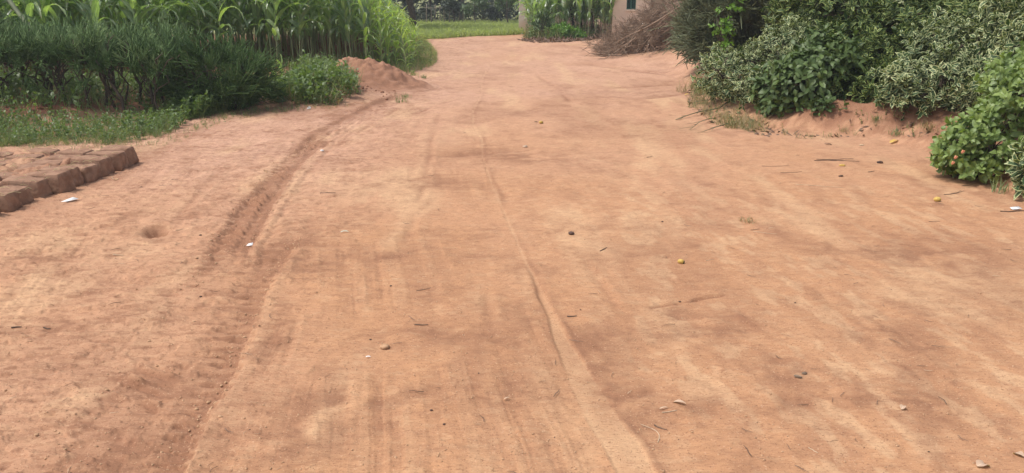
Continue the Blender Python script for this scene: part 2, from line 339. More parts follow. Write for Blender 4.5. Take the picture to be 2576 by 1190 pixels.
def leafmat(name, c1, c2, tr=.3, rough=.45, margin=None, thr=.55, trc=None, spec=.5, old=None):
    m, nt, b = newmat(name)
    at = nd(nt, 'ShaderNodeAttribute', attribute_name='leaf'); sp = nd(nt, 'ShaderNodeSeparateColor'); nt.links.new(at.outputs['Color'], sp.inputs[0])
    oi = nd(nt, 'ShaderNodeObjectInfo'); geo = nd(nt, 'ShaderNodeNewGeometry')
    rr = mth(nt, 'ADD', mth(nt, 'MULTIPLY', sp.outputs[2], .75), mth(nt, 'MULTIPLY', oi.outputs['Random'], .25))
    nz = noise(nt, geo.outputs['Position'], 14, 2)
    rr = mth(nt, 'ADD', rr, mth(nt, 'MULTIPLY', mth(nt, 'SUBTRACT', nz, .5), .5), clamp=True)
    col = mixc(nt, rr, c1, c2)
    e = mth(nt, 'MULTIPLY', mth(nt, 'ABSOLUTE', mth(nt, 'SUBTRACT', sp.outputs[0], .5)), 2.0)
    if margin:
        ee = mth(nt, 'MAXIMUM', e, mth(nt, 'MULTIPLY', sp.outputs[1], .8))
        w = mth(nt, 'ADD', ee, mth(nt, 'MULTIPLY', mth(nt, 'SUBTRACT', noise(nt, geo.outputs['Position'], 60, 2), .5), .7))
        w = mth(nt, 'ADD', w, mth(nt, 'MULTIPLY', mth(nt, 'SUBTRACT', sp.outputs[2], .5), .35))
        col = mixc(nt, ramp(nt, w, thr, thr+.12), col, margin)
    else:
        rib = ramp(nt, e, .0, .10); col = mixc(nt, mth(nt, 'MULTIPLY', mth(nt, 'SUBTRACT', 1.0, rib), .35), col, tuple(min(1, 2.2*c+.02) for c in c2))
    if old:
        k = ramp(nt, mth(nt, 'ADD', nz, mth(nt, 'MULTIPLY', sp.outputs[1], .15)), .70, .78); col = mixc(nt, mth(nt, 'MULTIPLY', k, .7), col, old)
    nt.links.new(col, b.inputs['Base Color']); b.inputs['Roughness'].default_value = rough; b.inputs['Specular IOR Level'].default_value = spec
    if tr:
        t = nd(nt, 'ShaderNodeBsdfTranslucent'); tc = mixc(nt, 1.0, col, trc or (1.6, 1.7, .7), 'MULTIPLY'); nt.links.new(tc, t.inputs[0])
        mx = nd(nt, 'ShaderNodeMixShader'); mx.inputs[0].default_value = tr
        nt.links.new(b.outputs[0], mx.inputs[1]); nt.links.new(t.outputs[0], mx.inputs[2]); nt.links.new(mx.outputs[0], nt.nodes['Material Output'].inputs[0])
    return m
def plain(name, c1, c2, sc=20, rough=.85, bump=.0, spec=.3, zs=1.0, bsc=None):
    m, nt, b = newmat(name); tc = nd(nt, 'ShaderNodeTexCoord'); mp = nd(nt, 'ShaderNodeMapping'); mp.inputs['Scale'].default_value = (1, 1, zs)
    geo = nd(nt, 'ShaderNodeNewGeometry'); nt.links.new(geo.outputs['Position'], mp.inputs[0])
    n = noise(nt, mp.outputs[0], sc, 4); col = mixc(nt, ramp(nt, n, .3, .7), c1, c2)
    oi = nd(nt, 'ShaderNodeObjectInfo'); col = mixc(nt, mth(nt, 'MULTIPLY', oi.outputs['Random'], .25), col, c2)
    nt.links.new(col, b.inputs['Base Color']); b.inputs['Roughness'].default_value = rough; b.inputs['Specular IOR Level'].default_value = spec
    if bump:
        bp = nd(nt, 'ShaderNodeBump'); bp.inputs['Distance'].default_value = bump; bp.inputs['Strength'].default_value = .8
        nt.links.new(noise(nt, mp.outputs[0], bsc or sc*2.5, 4), bp.inputs['Height']); nt.links.new(bp.outputs[0], b.inputs['Normal'])
    return m
def groundmat(name='red_earth', attr=True):
    m, nt, b = newmat(name); geo = nd(nt, 'ShaderNodeNewGeometry'); pos = geo.outputs['Position']
    mp = nd(nt, 'ShaderNodeMapping'); mp.inputs['Scale'].default_value = (2.2, .9, 1); nt.links.new(pos, mp.inputs[0])
    mp2 = nd(nt, 'ShaderNodeMapping'); mp2.inputs['Scale'].default_value = (.65, 2.3, 1); nt.links.new(pos, mp2.inputs[0])
    if attr:
        at = nd(nt, 'ShaderNodeAttribute', attribute_name='tone'); sp = nd(nt, 'ShaderNodeSeparateColor'); nt.links.new(at.outputs['Color'], sp.inputs[0])
        li, da, pk, so = sp.outputs[0], sp.outputs[1], sp.outputs[2], at.outputs['Alpha']
    base = (.450, .240, .127); pinkc = (.500, .300, .210)
    col = mixc(nt, pk if attr else .6, base, pinkc)
    n1 = ramp(nt, noise(nt, mp.outputs[0], 3.0, 5, .62), .36, .68); col = mixc(nt, mth(nt, 'MULTIPLY', n1, .30), col, (.350, .190, .112))
    n2 = ramp(nt, noise(nt, mp2.outputs[0], 9.0, 5, .65), .45, .72); col = mixc(nt, mth(nt, 'MULTIPLY', n2, .30), col, (.320, .165, .100))
    if attr:
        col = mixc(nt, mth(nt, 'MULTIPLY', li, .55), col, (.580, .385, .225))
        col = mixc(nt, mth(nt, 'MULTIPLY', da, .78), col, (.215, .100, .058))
        col = mixc(nt, ramp(nt, so, .05, .5), col, mixc(nt, ramp(nt, so, .6, .9), (.165, .072, .045), (.200, .225, .095)))
    else:
        col = mixc(nt, .80, col, (.235, .110, .070))
    fine = noise(nt, mp2.outputs[0], 38, 6, .75); col = mixc(nt, mth(nt, 'MULTIPLY', ramp(nt, fine, .48, .72), .42), col, (.24, .115, .066))
    gr = noise(nt, pos, 320, 2, .6); col = mixc(nt, mth(nt, 'MULTIPLY', ramp(nt, gr, .60, .72), .22), col, (.20, .095, .055)); col = mixc(nt, mth(nt, 'MULTIPLY', ramp(nt, gr, .40, .28), .22), col, (.62, .44, .28))
    mp3 = nd(nt, 'ShaderNodeMapping'); mp3.inputs['Scale'].default_value = (.5, 1.9, 1); mp3.inputs['Rotation'].default_value = (0, 0, .25); nt.links.new(pos, mp3.inputs[0])
    dz_ = noise(nt, mp3.outputs[0], 62, 3, .6); col = mixc(nt, mth(nt, 'MULTIPLY', ramp(nt, dz_, .60, .645), .42), col, (.20, .092, .052))
    spk = noise(nt, pos, 125, 1, .5); col = mixc(nt, mth(nt, 'MULTIPLY', ramp(nt, spk, .665, .70), .60), col, (.15, .070, .042)); col = mixc(nt, mth(nt, 'MULTIPLY', ramp(nt, spk, .325, .29), .40), col, (.60, .40, .26))
    nt.links.new(col, b.inputs['Base Color']); b.inputs['Roughness'].default_value = .95; b.inputs['Specular IOR Level'].default_value = .15
    bp = nd(nt, 'ShaderNodeBump'); bp.inputs['Distance'].default_value = .009; bp.inputs['Strength'].default_value = .7
    hsum = mth(nt, 'ADD', noise(nt, mp2.outputs[0], 42, 5, .68), mth(nt, 'MULTIPLY', noise(nt, pos, 190, 3, .6), .35))
    nt.links.new(hsum, bp.inputs['Height']); nt.links.new(bp.outputs[0], b.inputs['Normal'])
    return m
M_ground = groundmat()
M_mound = groundmat('mound_earth', False)
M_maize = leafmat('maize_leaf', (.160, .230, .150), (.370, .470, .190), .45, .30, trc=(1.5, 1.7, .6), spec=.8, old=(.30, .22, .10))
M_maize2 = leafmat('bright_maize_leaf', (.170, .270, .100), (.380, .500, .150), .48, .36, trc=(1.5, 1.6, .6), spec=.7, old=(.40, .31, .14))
M_stalk = plain('maize_stalk', (.20, .25, .11), (.32, .32, .17), 6, .6)
M_pencil = plain('pencil_twig', (.036, .080, .024), (.095, .155, .050), 9, .65, spec=.12)
M_pencil3 = plain('lit_twig_tone', (.095, .165, .058), (.200, .290, .115), 9, .6, spec=.2)  # lighter twig copy: sunlight on the hedge top put into its colour
M_pencil2 = plain('grey_twig', (.072, .090, .044), (.170, .190, .105), 7, .6)
M_bark = plain('dark_bark', (.050, .036, .028), (.110, .080, .058), 12, .9, .004)
M_palebark = plain('pale_bark', (.10, .075, .055), (.34, .28, .22), 9, .85, .004, zs=.5)
M_vpale = leafmat('pale_variegated', (.026, .054, .022), (.066, .108, .038), .16, .52, spec=.22, margin=(.42, .45, .24), thr=.62)
M_vdark = leafmat('dark_variegated', (.020, .045, .016), (.050, .085, .022), .15, .52, spec=.22, margin=(.30, .35, .11), thr=.72)
M_vmid = leafmat('mid_variegated', (.024, .052, .018), (.070, .110, .028), .16, .52, spec=.22, margin=(.36, .40, .15), thr=.70)
M_broad = leafmat('broad_leaf', (.032, .062, .025), (.100, .150, .040), .18, .5, spec=.35)
M_lant = leafmat('rough_leaf', (.075, .135, .045), (.220, .290, .080), .25, .5)
M_lime = leafmat('lime_leaf', (.08, .18, .03), (.17, .30, .05), .4, .45)
M_weed = leafmat('weed_leaf', (.055, .100, .040), (.160, .225, .070), .35, .5)
M_grass = leafmat('grass_blade', (.085, .125, .048), (.200, .240, .095), .35, .55)
M_mead = leafmat('meadow_blade', (.200, .240, .110), (.350, .390, .185), .55, .6)
M_dry = leafmat('dry_grass', (.20, .16, .08), (.34, .28, .15), .2, .7)
M_far = leafmat('far_leaf', (.034, .048, .040), (.070, .090, .062), .15, .6)
M_fardark = leafmat('dark_far_leaf', (.018, .027, .028), (.036, .050, .044), .1, .6)
M_farlight = leafmat('light_far_leaf', (.060, .100, .045), (.120, .170, .080), .25, .55)
M_litter = leafmat('litter_leaf', (.085, .048, .032), (.200, .130, .090), .1, .8)
M_dead = plain('dead_wood', (.165, .108, .072), (.310, .220, .155), 10, .85)
M_brick = plain('mud_brick', (.205, .115, .076), (.320, .192, .128), 16, .97, .012, .1)
M_wood = plain('post_wood', (.12, .10, .08), (.22, .19, .15), 8, .9)

# ------------------------------------------------------------------ ground sheet
def ground():
    yr = np.concatenate([[-400, -120, -40, -12, -4, -1, 0.3, 1.2], np.geomspace(1.7, 46, 1020), np.geomspace(50, 900, 26)])
    inn = np.linspace(-.80, .80, 860); t = np.concatenate([[-400, -90, -25, -8, -3, -1.6, -1.1, -.92], inn, [.92, 1.1, 1.6, 3, 8, 25, 90, 400]])
    w = np.maximum(yr, 1.7); X = t[None]*w[:, None]; Y = np.repeat(yr[:, None], len(t), 1)
    X = np.clip(X, -1200, 1200)+np.linspace(0, 1e-3, len(t))[None]
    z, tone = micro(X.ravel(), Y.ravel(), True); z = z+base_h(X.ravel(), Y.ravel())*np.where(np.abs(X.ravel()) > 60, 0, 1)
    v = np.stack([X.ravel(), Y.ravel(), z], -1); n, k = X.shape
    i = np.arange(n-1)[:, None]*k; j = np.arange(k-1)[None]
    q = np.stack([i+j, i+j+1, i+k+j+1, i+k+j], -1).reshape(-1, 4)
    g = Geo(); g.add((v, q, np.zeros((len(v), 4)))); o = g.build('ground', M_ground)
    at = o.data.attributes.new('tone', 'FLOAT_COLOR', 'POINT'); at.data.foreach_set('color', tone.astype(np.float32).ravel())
    tag(o, 'bare red dirt road with tyre ruts and loose dust', 'ground', kind='structure')
ground()

# ------------------------------------------------------------------ earth mound
def mound():
    cx, cy = -2.47, 13.25
    t = np.linspace(0, 2*math.pi, 121)[:-1]; r = np.linspace(0, 1, 60)
    Rr, Tt = np.meshgrid(r, t, indexing='ij')
    ex = np.where(np.cos(Tt) > 0, 1.35, .95); X = cx+Rr*ex*np.cos(Tt); Y = cy+Rr*1.15*np.sin(Tt)
    dx = X-cx; dy = Y-cy
    h = .37*np.exp(-np.abs(dx/np.where(dx > 0, .58, .60))**2.3-(dy/.52)**2)+.15*np.exp(-((dx-.55)/.5)**2-((dy+.1)/.45)**2)
    h = h+.14*np.exp(-((dx+.35)/.3)**2-((dy-.1)/.4)**2)
    h = h*(1+.24*fbm(X/.30, Y/.30, 4, 200)) + .075*fbm(X/.13, Y/.13, 4, 203)*sm(h/.1)
    z = base_h(X, Y)+micro(X, Y)+h*sm((1-Rr)/.25)-.03*sm((Rr-.9)/.1)+.006
    v = np.stack([X, Y, z], -1).reshape(-1, 3); n, k = X.shape
    q = np.array([[i*k+j, (i+1)*k+j, (i+1)*k+(j+1) % k, i*k+(j+1) % k] for i in range(n-1) for j in range(k)])
    g = Geo(); g.add((v, q, np.zeros((len(v), 4)))); o = g.build('dirt_mound', M_ground)
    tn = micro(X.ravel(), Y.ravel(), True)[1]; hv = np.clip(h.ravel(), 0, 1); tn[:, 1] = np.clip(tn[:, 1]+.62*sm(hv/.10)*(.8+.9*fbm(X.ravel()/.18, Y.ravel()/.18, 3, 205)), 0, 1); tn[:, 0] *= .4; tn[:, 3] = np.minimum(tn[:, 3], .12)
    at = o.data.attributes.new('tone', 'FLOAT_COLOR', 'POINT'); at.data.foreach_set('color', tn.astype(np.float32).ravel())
    tag(o, 'low heap of bare red earth at the field corner beside the road', 'dirt mound')
mound()

# ------------------------------------------------------------------ maize
def maize_proto(h, nl, seed, wide=.085, ll=.75):
    r_ = np.random.default_rng(seed); st = Geo(); lf = Geo()
    lean = r_.normal(0, .05, 2); zz = np.linspace(0, h*.86, 7)
    P = np.stack([lean[0]*(zz/h)**1.5*h, lean[1]*(zz/h)**1.5*h, zz], -1)
    st.add(tube(P, np.linspace(.0135, .006, 7), 6))
    pl = r_.uniform(0, 6.28)
    for i in range(nl):
        f = (i+.4)/nl; z = h*((.24 if h > 1.6 else .10)+(.60 if h > 1.6 else .74)*f); p = np.array([np.interp(z, zz, P[:, 0]), np.interp(z, zz, P[:, 1]), z])
        az = pl+i*math.pi+r_.normal(0, .45); top = f > .72
        L = ll*h/2.0*(.75+.5*math.sin(math.pi*min(1, f+.12)))*r_.uniform(.8, 1.15)
        phi = R(r_.uniform(58, 75) if not top else r_.uniform(70, 86)); dr = R(r_.uniform(95, 160) if not top else r_.uniform(25, 95))
        if f < .2: dr = R(r_.uniform(130, 190)); L *= .7
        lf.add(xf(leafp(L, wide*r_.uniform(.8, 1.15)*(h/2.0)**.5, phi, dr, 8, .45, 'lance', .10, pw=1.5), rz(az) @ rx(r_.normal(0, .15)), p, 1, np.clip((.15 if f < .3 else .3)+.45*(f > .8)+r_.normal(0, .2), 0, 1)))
    return st.mesh('stalk', M_stalk), lf.mesh('foliage', M_maize if h > 1.5 else M_maize2), (cat(*[(a, b, c) for a, b, c in zip(st.V, [q-o for q, o in zip(st.Q, np.cumsum([0]+[len(v) for v in st.V[:-1]]))], st.A)]),
                                                                     cat(*[(a, b, c) for a, b, c in zip(lf.V, [q-o for q, o in zip(lf.Q, np.cumsum([0]+[len(v) for v in lf.V[:-1]]))], lf.A)]))
TALL = [maize_proto(2.0, 12, 300+i, .125, .86) for i in range(8)]
SHORT = [maize_proto(1.3, 9, 400+i, .085, .85) for i in range(6)]
def maize_root(proto):
    o = empty('maize_plant'); link('stalk', proto[0], o); link('foliage', proto[1], o); return o
used = {}
def maize_at(x, y, h, label, group, young=False, face=None):
    pool, h0 = (SHORT, 1.3) if (young or h < 1.45) else (TALL, 2.0)
    k = (young or h < 1.45, int(rng.integers(len(pool)))); s = h/h0; z = hz(x, y)-.01
    rot = (rng.normal(0, .05), rng.normal(0, .05), rng.uniform(0, 6.28) if face is None else face)
    if k not in used:
        o = used[k] = maize_root(pool[k[1]]); o.location = (x, y, z); o.rotation_euler = rot; o.scale = (s, s, s)
    else: o = copy_tree(used[k], (x, y, z), rot, (s*rng.uniform(.95, 1.1),)*2+(s,))
    return tag(o, label, 'maize', group)
FIELD = [(-12, 12.3), (-7.0, 12.5), (-6.1, 15.0), (-2.1, 16.0), (-2.2, 18.5), (-2.85, 22), (-3.75, 28), (-4.5, 32), (-8, 32), (-8, 24), (-13, 20)]
FRONT = FIELD[:8]
def segd(x, y, A, B):
    A = np.array(A); B = np.array(B); p = np.stack([x, y], -1); t = np.clip(((p-A) @ (B-A))/((B-A) @ (B-A)), 0, 1); return np.linalg.norm(p-A-t[:, None]*(B-A), axis=1)
gx, gy = np.meshgrid(np.arange(-13, -2, .36), np.arange(12, 32.5, .40)); gx = gx.ravel()+rng.normal(0, .07, gx.size); gy = gy.ravel()+rng.normal(0, .08, gy.size)
m = inpoly(gx, gy, FIELD); gx, gy = gx[m], gy[m]
dist = np.min([segd(gx, gy, FRONT[i], FRONT[i+1]) for i in range(len(FRONT)-1)], axis=0)
dedge = np.min([segd(gx, gy, FRONT[i], FRONT[i+1]) for i in range(3, len(FRONT)-1)], axis=0)
hh = np.where(dedge < 1.6, .88+.75*dedge, 2.1)*rng.uniform(.92, 1.1, len(gx)); hh = np.minimum(hh, 2.1*rng.uniform(.9, 1.08, len(gx)))
hh = np.where((gy < 15.6) & (gx < -5.5), hh*.92, hh)
inview = (np.abs(gx/gy) < .72)
score = dist+.10*(gy-12)+np.where(inview, 0, 50)
order = np.argsort(score); keep, rest = order[:232], order[232:]
for i in keep:
    x, y = gx[i], gy[i]
    if dedge[i] < 1.3: lab, grp = 'short pale green maize plant on the sloping right edge of the field beside the road', 'short maize along the road edge of the field'
    elif x < -5.6 and y < 15.5: lab, grp = 'green maize plant standing behind the clipped dark hedge', 'maize behind the hedge'
    elif dist[i] < .45: lab, grp = 'tall maize plant in the front row above the bare red soil bank', 'maize in the front row'
    else: lab, grp = 'tall maize plant in the inner rows behind the front row and the earth mound', 'maize in the inner rows'
    maize_at(x, y, hh[i], lab, grp)
g = Geo()
for i in rest:
    p = (SHORT, 1.3)[0][i % 6] if hh[i] < 1.45 else TALL[i % 8]; h0 = 1.3 if hh[i] < 1.45 else 2.0
    for part, mi in ((p[2][0], 0), (p[2][1], 1)): g.add(xf(part, rz(rng.uniform(0, 6.28)), (gx[i], gy[i], base_h(gx[i], gy[i])), hh[i]/h0), mi)
tag(g.build('maize_crop', [M_stalk, M_maize]), 'mass of maize filling the back of the field', 'maize', kind='stuff')
# small plot between the wall and the house
px_, py_ = np.meshgrid(np.arange(.72, 3.4, .33), np.arange(28.9, 31.6, .45)); n2 = 0
for x, y in zip(px_.ravel(), py_.ravel()):
    x += rng.normal(0, .06); y += rng.normal(0, .08)
    maize_at(x, y-.18*(x-.7)*.6, rng.uniform(1.9, 2.6)*(.85 if x < 1.0 else 1), 'maize plant in the small plot between the pale wall and the plastered house', 'maize in the small plot by the house'); n2 += 1
for k, (px, py) in enumerate(((2395, 40), (2425, 30), (2445, 45), (2500, 40), (2525, 30), (2360, 20))):
    p = atY(px, py, 12.2+.25*(k % 3)); maize_at(p.x, p.y, rng.uniform(1.9, 2.2), 'bright green maize plant behind the variegated shrubs near the bare sapling', 'maize behind the right hand shrubs')
for (px, py, h, lab) in ((766, 196, .52, 'small yellowing maize seedling with a torn top rising from the weed clump'), (802, 188, .55, 'small maize seedling with drooping leaf tips beside the earth mound')):
    p = G(px, py+10); o = maize_at(p.x, 12.15, h, lab, None, True)

# ------------------------------------------------------------------ pencil twig shrubs
def spray(seed, L=.34, rad=.0056, k=3):
    r_ = np.random.default_rng(seed); out = []
    P, d = arc((0, 0, 0), (r_.normal(0, .15), r_.normal(0, .15), 1), L*.55, (0, 0, .1), 3); out.append(tube(P, [rad*1.3, rad*1.2, rad*1.1, rad], k))
    for nd_ in (1, 2, 3):
        for j in range(int(r_.integers(3, 6))):
            az = r_.uniform(0, 6.28); e = r_.uniform(.25, .9)
            Q, d2 = arc(P[nd_], (math.cos(az)*math.cos(e), math.sin(az)*math.cos(e), math.sin(e)), L*r_.uniform(.28, .62), (r_.normal(0, .5), r_.normal(0, .5), r_.uniform(.3, 1.6)), 3); out.append(tube(Q, [rad, rad, rad*.9, rad*.75], k))
            for j2 in range(int(r_.integers(1, 4))):
                az = r_.uniform(0, 6.28); dd = d2+.8*np.array([math.cos(az), math.sin(az), .1])
                Q2, _ = arc(Q[2 + j2 % 2], dd, L*r_.uniform(.18, .36), (0, 0, r_.uniform(.2, .9)), 2); out.append(tube(Q2, [rad*.85, rad*.8, rad*.55], k))
    return cat(*out)
SPR = [spray(500+i) for i in range(6)]
SPB = [spray(540+i, .42, .0085) for i in range(6)]; SPT = [spray(560+i, .40, .0045) for i in range(5)]
def sprays(T, D, s, spin=None, protos=SPR):
    N = len(T); Rm = frames(D, rng.uniform(0, 6.28, N)); idx = rng.integers(0, len(protos), N); s = np.broadcast_to(s, (N,))
    return [scatter(protos[k], Rm[idx == k], T[idx == k], s[idx == k], rng.uniform(0, 1, N)[idx == k]) for k in range(len(protos)) if (idx == k).any()]
def stems(P0, P1, r0, n=4, wig=.05):
    t = np.linspace(0, 1, n)[:, None]; P = np.asarray(P0)*(1-t)+np.asarray(P1)*t; P[1:-1] += rng.normal(0, wig, (n-2, 3)); return tube(P, np.linspace(r0, r0*.45, n), 5)
def hedge():
    root = empty('hedge', (-7.5, 10.5, hz(-7.5, 10.5))); T0 = np.array(root.location)
    g = Geo(); N = 1150
    x = rng.uniform(-13, -4.35, N); y = rng.uniform(9.95, 11.25, N); top = .70+.11*(y-9.95)+.03*fbm(x*2, y*2, 2, 300)
    z = np.where(rng.uniform(size=N) < .66, top+rng.uniform(-.12, .0, N), rng.uniform(.52, .8, N))
    D = np.stack([rng.normal(0, .35, N), rng.normal(-.05, .35, N), np.ones(N)], -1)
    gz = base_h(x, y)
    hi = z > top-.07; hi &= rng.uniform(size=N) < .8; sc = rng.uniform(.6, 1.0, N)*np.where(rng.uniform(size=N) < .06, 1.5, 1)  # upper sprays take the painted sunlit tone
    for k, mi in ((hi, 1), (~hi, 0)):
        for p in sprays(np.stack([x, y, z+gz-.13+.05*mi], -1)[k]-T0, D[k], sc[k]): g.add(p, mi)
    N = 150; x = rng.uniform(-13, -4.3, N); y = rng.uniform(9.85, 10.2, N); z = rng.uniform(.42, .70, N)+base_h(x, y)
    D = np.stack([rng.normal(0, .7, N), rng.uniform(-1.2, .1, N), rng.uniform(-.5, .9, N)], -1)
    for p in sprays(np.stack([x, y, z], -1)-T0, D, rng.uniform(.5, .95, N)): g.add(p)
    g.build('foliage', [M_pencil, M_pencil3], root)
    for i in range(70):
        x = -12.4+i*.116+rng.normal(0, .06); y = rng.uniform(10.0, 11.0); b = np.array([x, y, hz(x, y)-.03]); e = b+np.array([rng.normal(0, .16), rng.normal(0, .12), rng.uniform(.6, .8)])
        st = [stems(b-T0, e-T0, rng.uniform(.014, .03))]
        for j in range(5):
            t = rng.uniform(.25, .8); s0 = b*(1-t)+e*t; st.append(stems(s0-T0, s0-T0+np.array([rng.normal(0, .2), rng.normal(-.05, .2), rng.uniform(.2, .45)]), .010, 4, .03))
        gg = Geo()
        for s in st: gg.add(s)
        gg.build('stem', M_bark, root)
    tag(root, 'long clipped dark hedge of thin leafless green twigs in front of the maize', 'hedge')
hedge()
def twig_shrub(name, c, rad, N, nst, mat, label, up=.6, s=(.7, 1.15), zmin=.12, shell=.55, droop=0, cat_='shrub'):
    base = Vector((c[0], c[1], hz(c[0], c[1]))); root = empty(name, base); b = np.array(base); c = np.array([c[0], c[1], base.z+c[2]])-b
    d = rng.normal(size=(N*3, 3)); d /= np.linalg.norm(d, axis=1, keepdims=True); rr = rng.uniform(shell, 1, N*3)[:, None]
    T = c+d*rr*np.array(rad); k = T[:, 2] > zmin; T, d = T[k][:N], d[k][:N]
    D = d*np.array([1, 1, .6])+np.array([0, 0, up])+rng.normal(0, .35, (len(T), 3)); sc = rng.uniform(*s, len(T))
    T = T-D/np.linalg.norm(D, axis=1, keepdims=True)*.2*sc[:, None]
    g = Geo()
    for p in sprays(T, D, sc, protos=SPR if mat is M_pencil else SPB): g.add(p)
    for i in range(int(N*.45)):
        q = int(rng.integers(len(T))); P, _ = arc(T[q]*.9, D[q]+rng.normal(0, .8, 3), rng.uniform(.4, .95), rng.normal(0, 1.1, 3), 6)
        if P[:, 2].min() > .03: g.add(tube(P, np.linspace(.0075, .004, 7), 3))
    g.build('foliage', mat, root)
    for i in range(nst):
        a = rng.uniform(0, 6.28); gg = Geo(); st = np.array([.25*rad[0]*math.cos(a), .25*rad[1]*math.sin(a), -.03])
        e = c+np.array([rad[0]*.7*math.cos(a)*rng.uniform(.4, 1), rad[1]*.7*math.sin(a), rad[2]*rng.uniform(-.1, .7)])
        gg.add(stems(st, e, rng.uniform(.014, .028), 5, .06))
        for j in range(7):
            t = rng.uniform(.25, .95); s0 = st*(1-t)+e*t; gg.add(stems(s0, s0+rng.normal(0, .25, 3)*np.array(rad)+np.array([0, 0, .12]), .009, 4, .04))
        gg.build('stem', M_bark, root)
    tag(root, label, cat_); return root
twig_shrub('twig_shrub', (-3.98, 10.75, .42), (.85, .66, .50), 230, 8, M_pencil, 'loose spreading twig shrub at the right end of the clipped hedge')
twig_shrub('twig_shrub', (3.85, 13.2, .95), (1.15, .95, 1.15), 760, 16, M_pencil2, 'large grey green thicket of bare pencil thin twigs behind the pale variegated bush', s=(.7, 1.2), shell=.45)
twig_shrub('twig_shrub', (3.62, 14.4, .55), (.75, .6, .62), 170, 8, M_pencil2, 'smaller twig shrub with drooping twigs between the brush heap and the large thicket', up=.2)
twig_shrub('twig_shrub', (5.2, 14.6, 1.0), (1.4, .9, 1.2), 260, 8, M_pencil2, 'dark twig shrub hidden behind the tall variegated shrub')

# ------------------------------------------------------------------ leafy shrubs
def sprig(seed, L=.21, ll=.098, lw=.042, pairs=5, shape='ovate', droop=.7, fold=.3, n=3, ros=True, wave=.0):
    r_ = np.random.default_rng(seed); out = []
    P, d = arc((0, 0, 0), (r_.normal(0, .1), r_.normal(0, .1), 1), L, (r_.normal(0, .3), r_.normal(0, .3), 0), 3); out.append(tube(P, [.0035, .003, .0025, .002], 3))
    for i in range(pairs):
        f = (i+.6)/pairs; p = np.array([np.interp(f*3, range(4), P[:, k]) for k in range(3)]); az = i*1.57+r_.normal(0, .25)
        for s in (0, math.pi):
            out.append(xf(leafp(ll*r_.uniform(.75, 1.15)*(1.0 if f < .8 else .7), lw*r_.uniform(.8, 1.15)*(1 if f < .8 else .75), R(r_.uniform(15, 50) + 25*f), droop*r_.uniform(.4, 1.6), n, fold, shape, wave), rz(az+s+r_.normal(0, .2)) @ rx(r_.normal(0, .35)), p, 1, np.clip(.35+.4*f*(r_.uniform() < .7)+r_.normal(0, .2), 0, 1)))
    return cat(*out)
VAR = [sprig(600+i) for i in range(6)]
BRD = [sprig(620+i, .20, .14, .062, 4, 'obl', .9, .2, 4) for i in range(4)]
LAN = [sprig(640+i, .17, .085, .050, 4, 'ovate', .8, .25, 4, wave=.05) for i in range(4)]
HRT = [sprig(660+i, .22, .10, .085, 3, 'heart', .7, .15, 4) for i in range(4)]
SML = [sprig(680+i, .13, .045, .022, 5, 'ovate', .6, .2, 2) for i in range(4)]
def leafy(name, label, cat_, lobes, protos, mat, dens=95, s=(.8, 1.25), nst=6, inner=.18, floor=.03, out=1.0, up=.55, base=None):
    L0 = lobes[0]; bx, by = base or (L0[0], L0[1]); root = empty(name, (bx, by, hz(bx, by))); b = np.array(root.location); g = Geo(); stl = []
    for (cx, cy, cz, rx_, ry_, rz_) in lobes:
        gz = float(base_h(cx, cy)); C = np.array([cx, cy, cz+gz]); Rd = np.array([rx_, ry_, rz_])
        area = 4*math.pi*((rx_*ry_)**1.6/3+(rx_*rz_)**1.6/3+(ry_*rz_)**1.6/3)**(1/1.6); N = int(area*dens)
        d = rng.normal(size=(N, 3)); d /= np.linalg.norm(d, axis=1, keepdims=True)
        bump = (1+.22*rng.uniform(size=N)**3)*(1+.55*fbm(d[:, 0]*2.2+cx*3, d[:, 1]*2+d[:, 2]*2.3+cz*3, 3, 700))
        rr = np.where(rng.uniform(size=N) < inner, rng.uniform(.45, .9, N), rng.uniform(.84, 1.04, N))*bump
        T = C+d*rr[:, None]*Rd; k = T[:, 2] > base_h(T[:, 0], T[:, 1])+floor
        # drop those buried deep inside a neighbouring lobe
        for (ax, ay, az, qx, qy, qz) in lobes:
            if (ax, ay, az) == (cx, cy, cz): continue
            k &= (((T[:, 0]-ax)/qx)**2+((T[:, 1]-ay)/qy)**2+((T[:, 2]-az-gz)/qz)**2) > .45
        T, d = T[k], d[k]; D = d*out+np.array([0, -.15, up])+rng.normal(0, .35, T.shape); sc = rng.uniform(*s, len(T))
        T = T-D/np.linalg.norm(D, axis=1, keepdims=True)*.12*sc[:, None]
        for p in sprays(T-b, D, sc, protos=protos): g.add(p)
        stl.append((C, Rd))
    g.build('foliage', mat, root)
    for i in range(nst):
        C, Rd = stl[i % len(stl)]; gg = Geo(); o = np.array([bx, by, b[2]-.03])+rng.normal(0, .12, 3)*np.array([1, 1, 0])
        e = C+rng.normal(0, .35, 3)*Rd; gg.add(stems(o-b, e-b, rng.uniform(.012, .022), 5, .05))
        for j in range(8):
            t = rng.uniform(.3, 1); s0 = o*(1-t)+e*t; dd = rng.normal(size=3); dd[2] = abs(dd[2]); e2 = C+dd/np.linalg.norm(dd)*Rd*.85; gg.add(stems(s0-b, e2-b, .007, 4, .03))
        gg.build('stem', M_bark, root)
    tag(root, label, cat_); return root
leafy('variegated_shrub', 'low pale cream edged bush at the foot of the grey twig thicket', 'shrub',
      [(3.05, 10.6, .28, .42, .42, .36), (3.45, 10.35, .40, .45, .42, .42), (3.15, 10.1, .16, .38, .34, .27), (3.75, 10.7, .50, .35, .35, .36), (2.85, 11.0, .36, .28, .3, .30)], VAR, M_vpale, 66, (.65, 1.1), floor=.06)
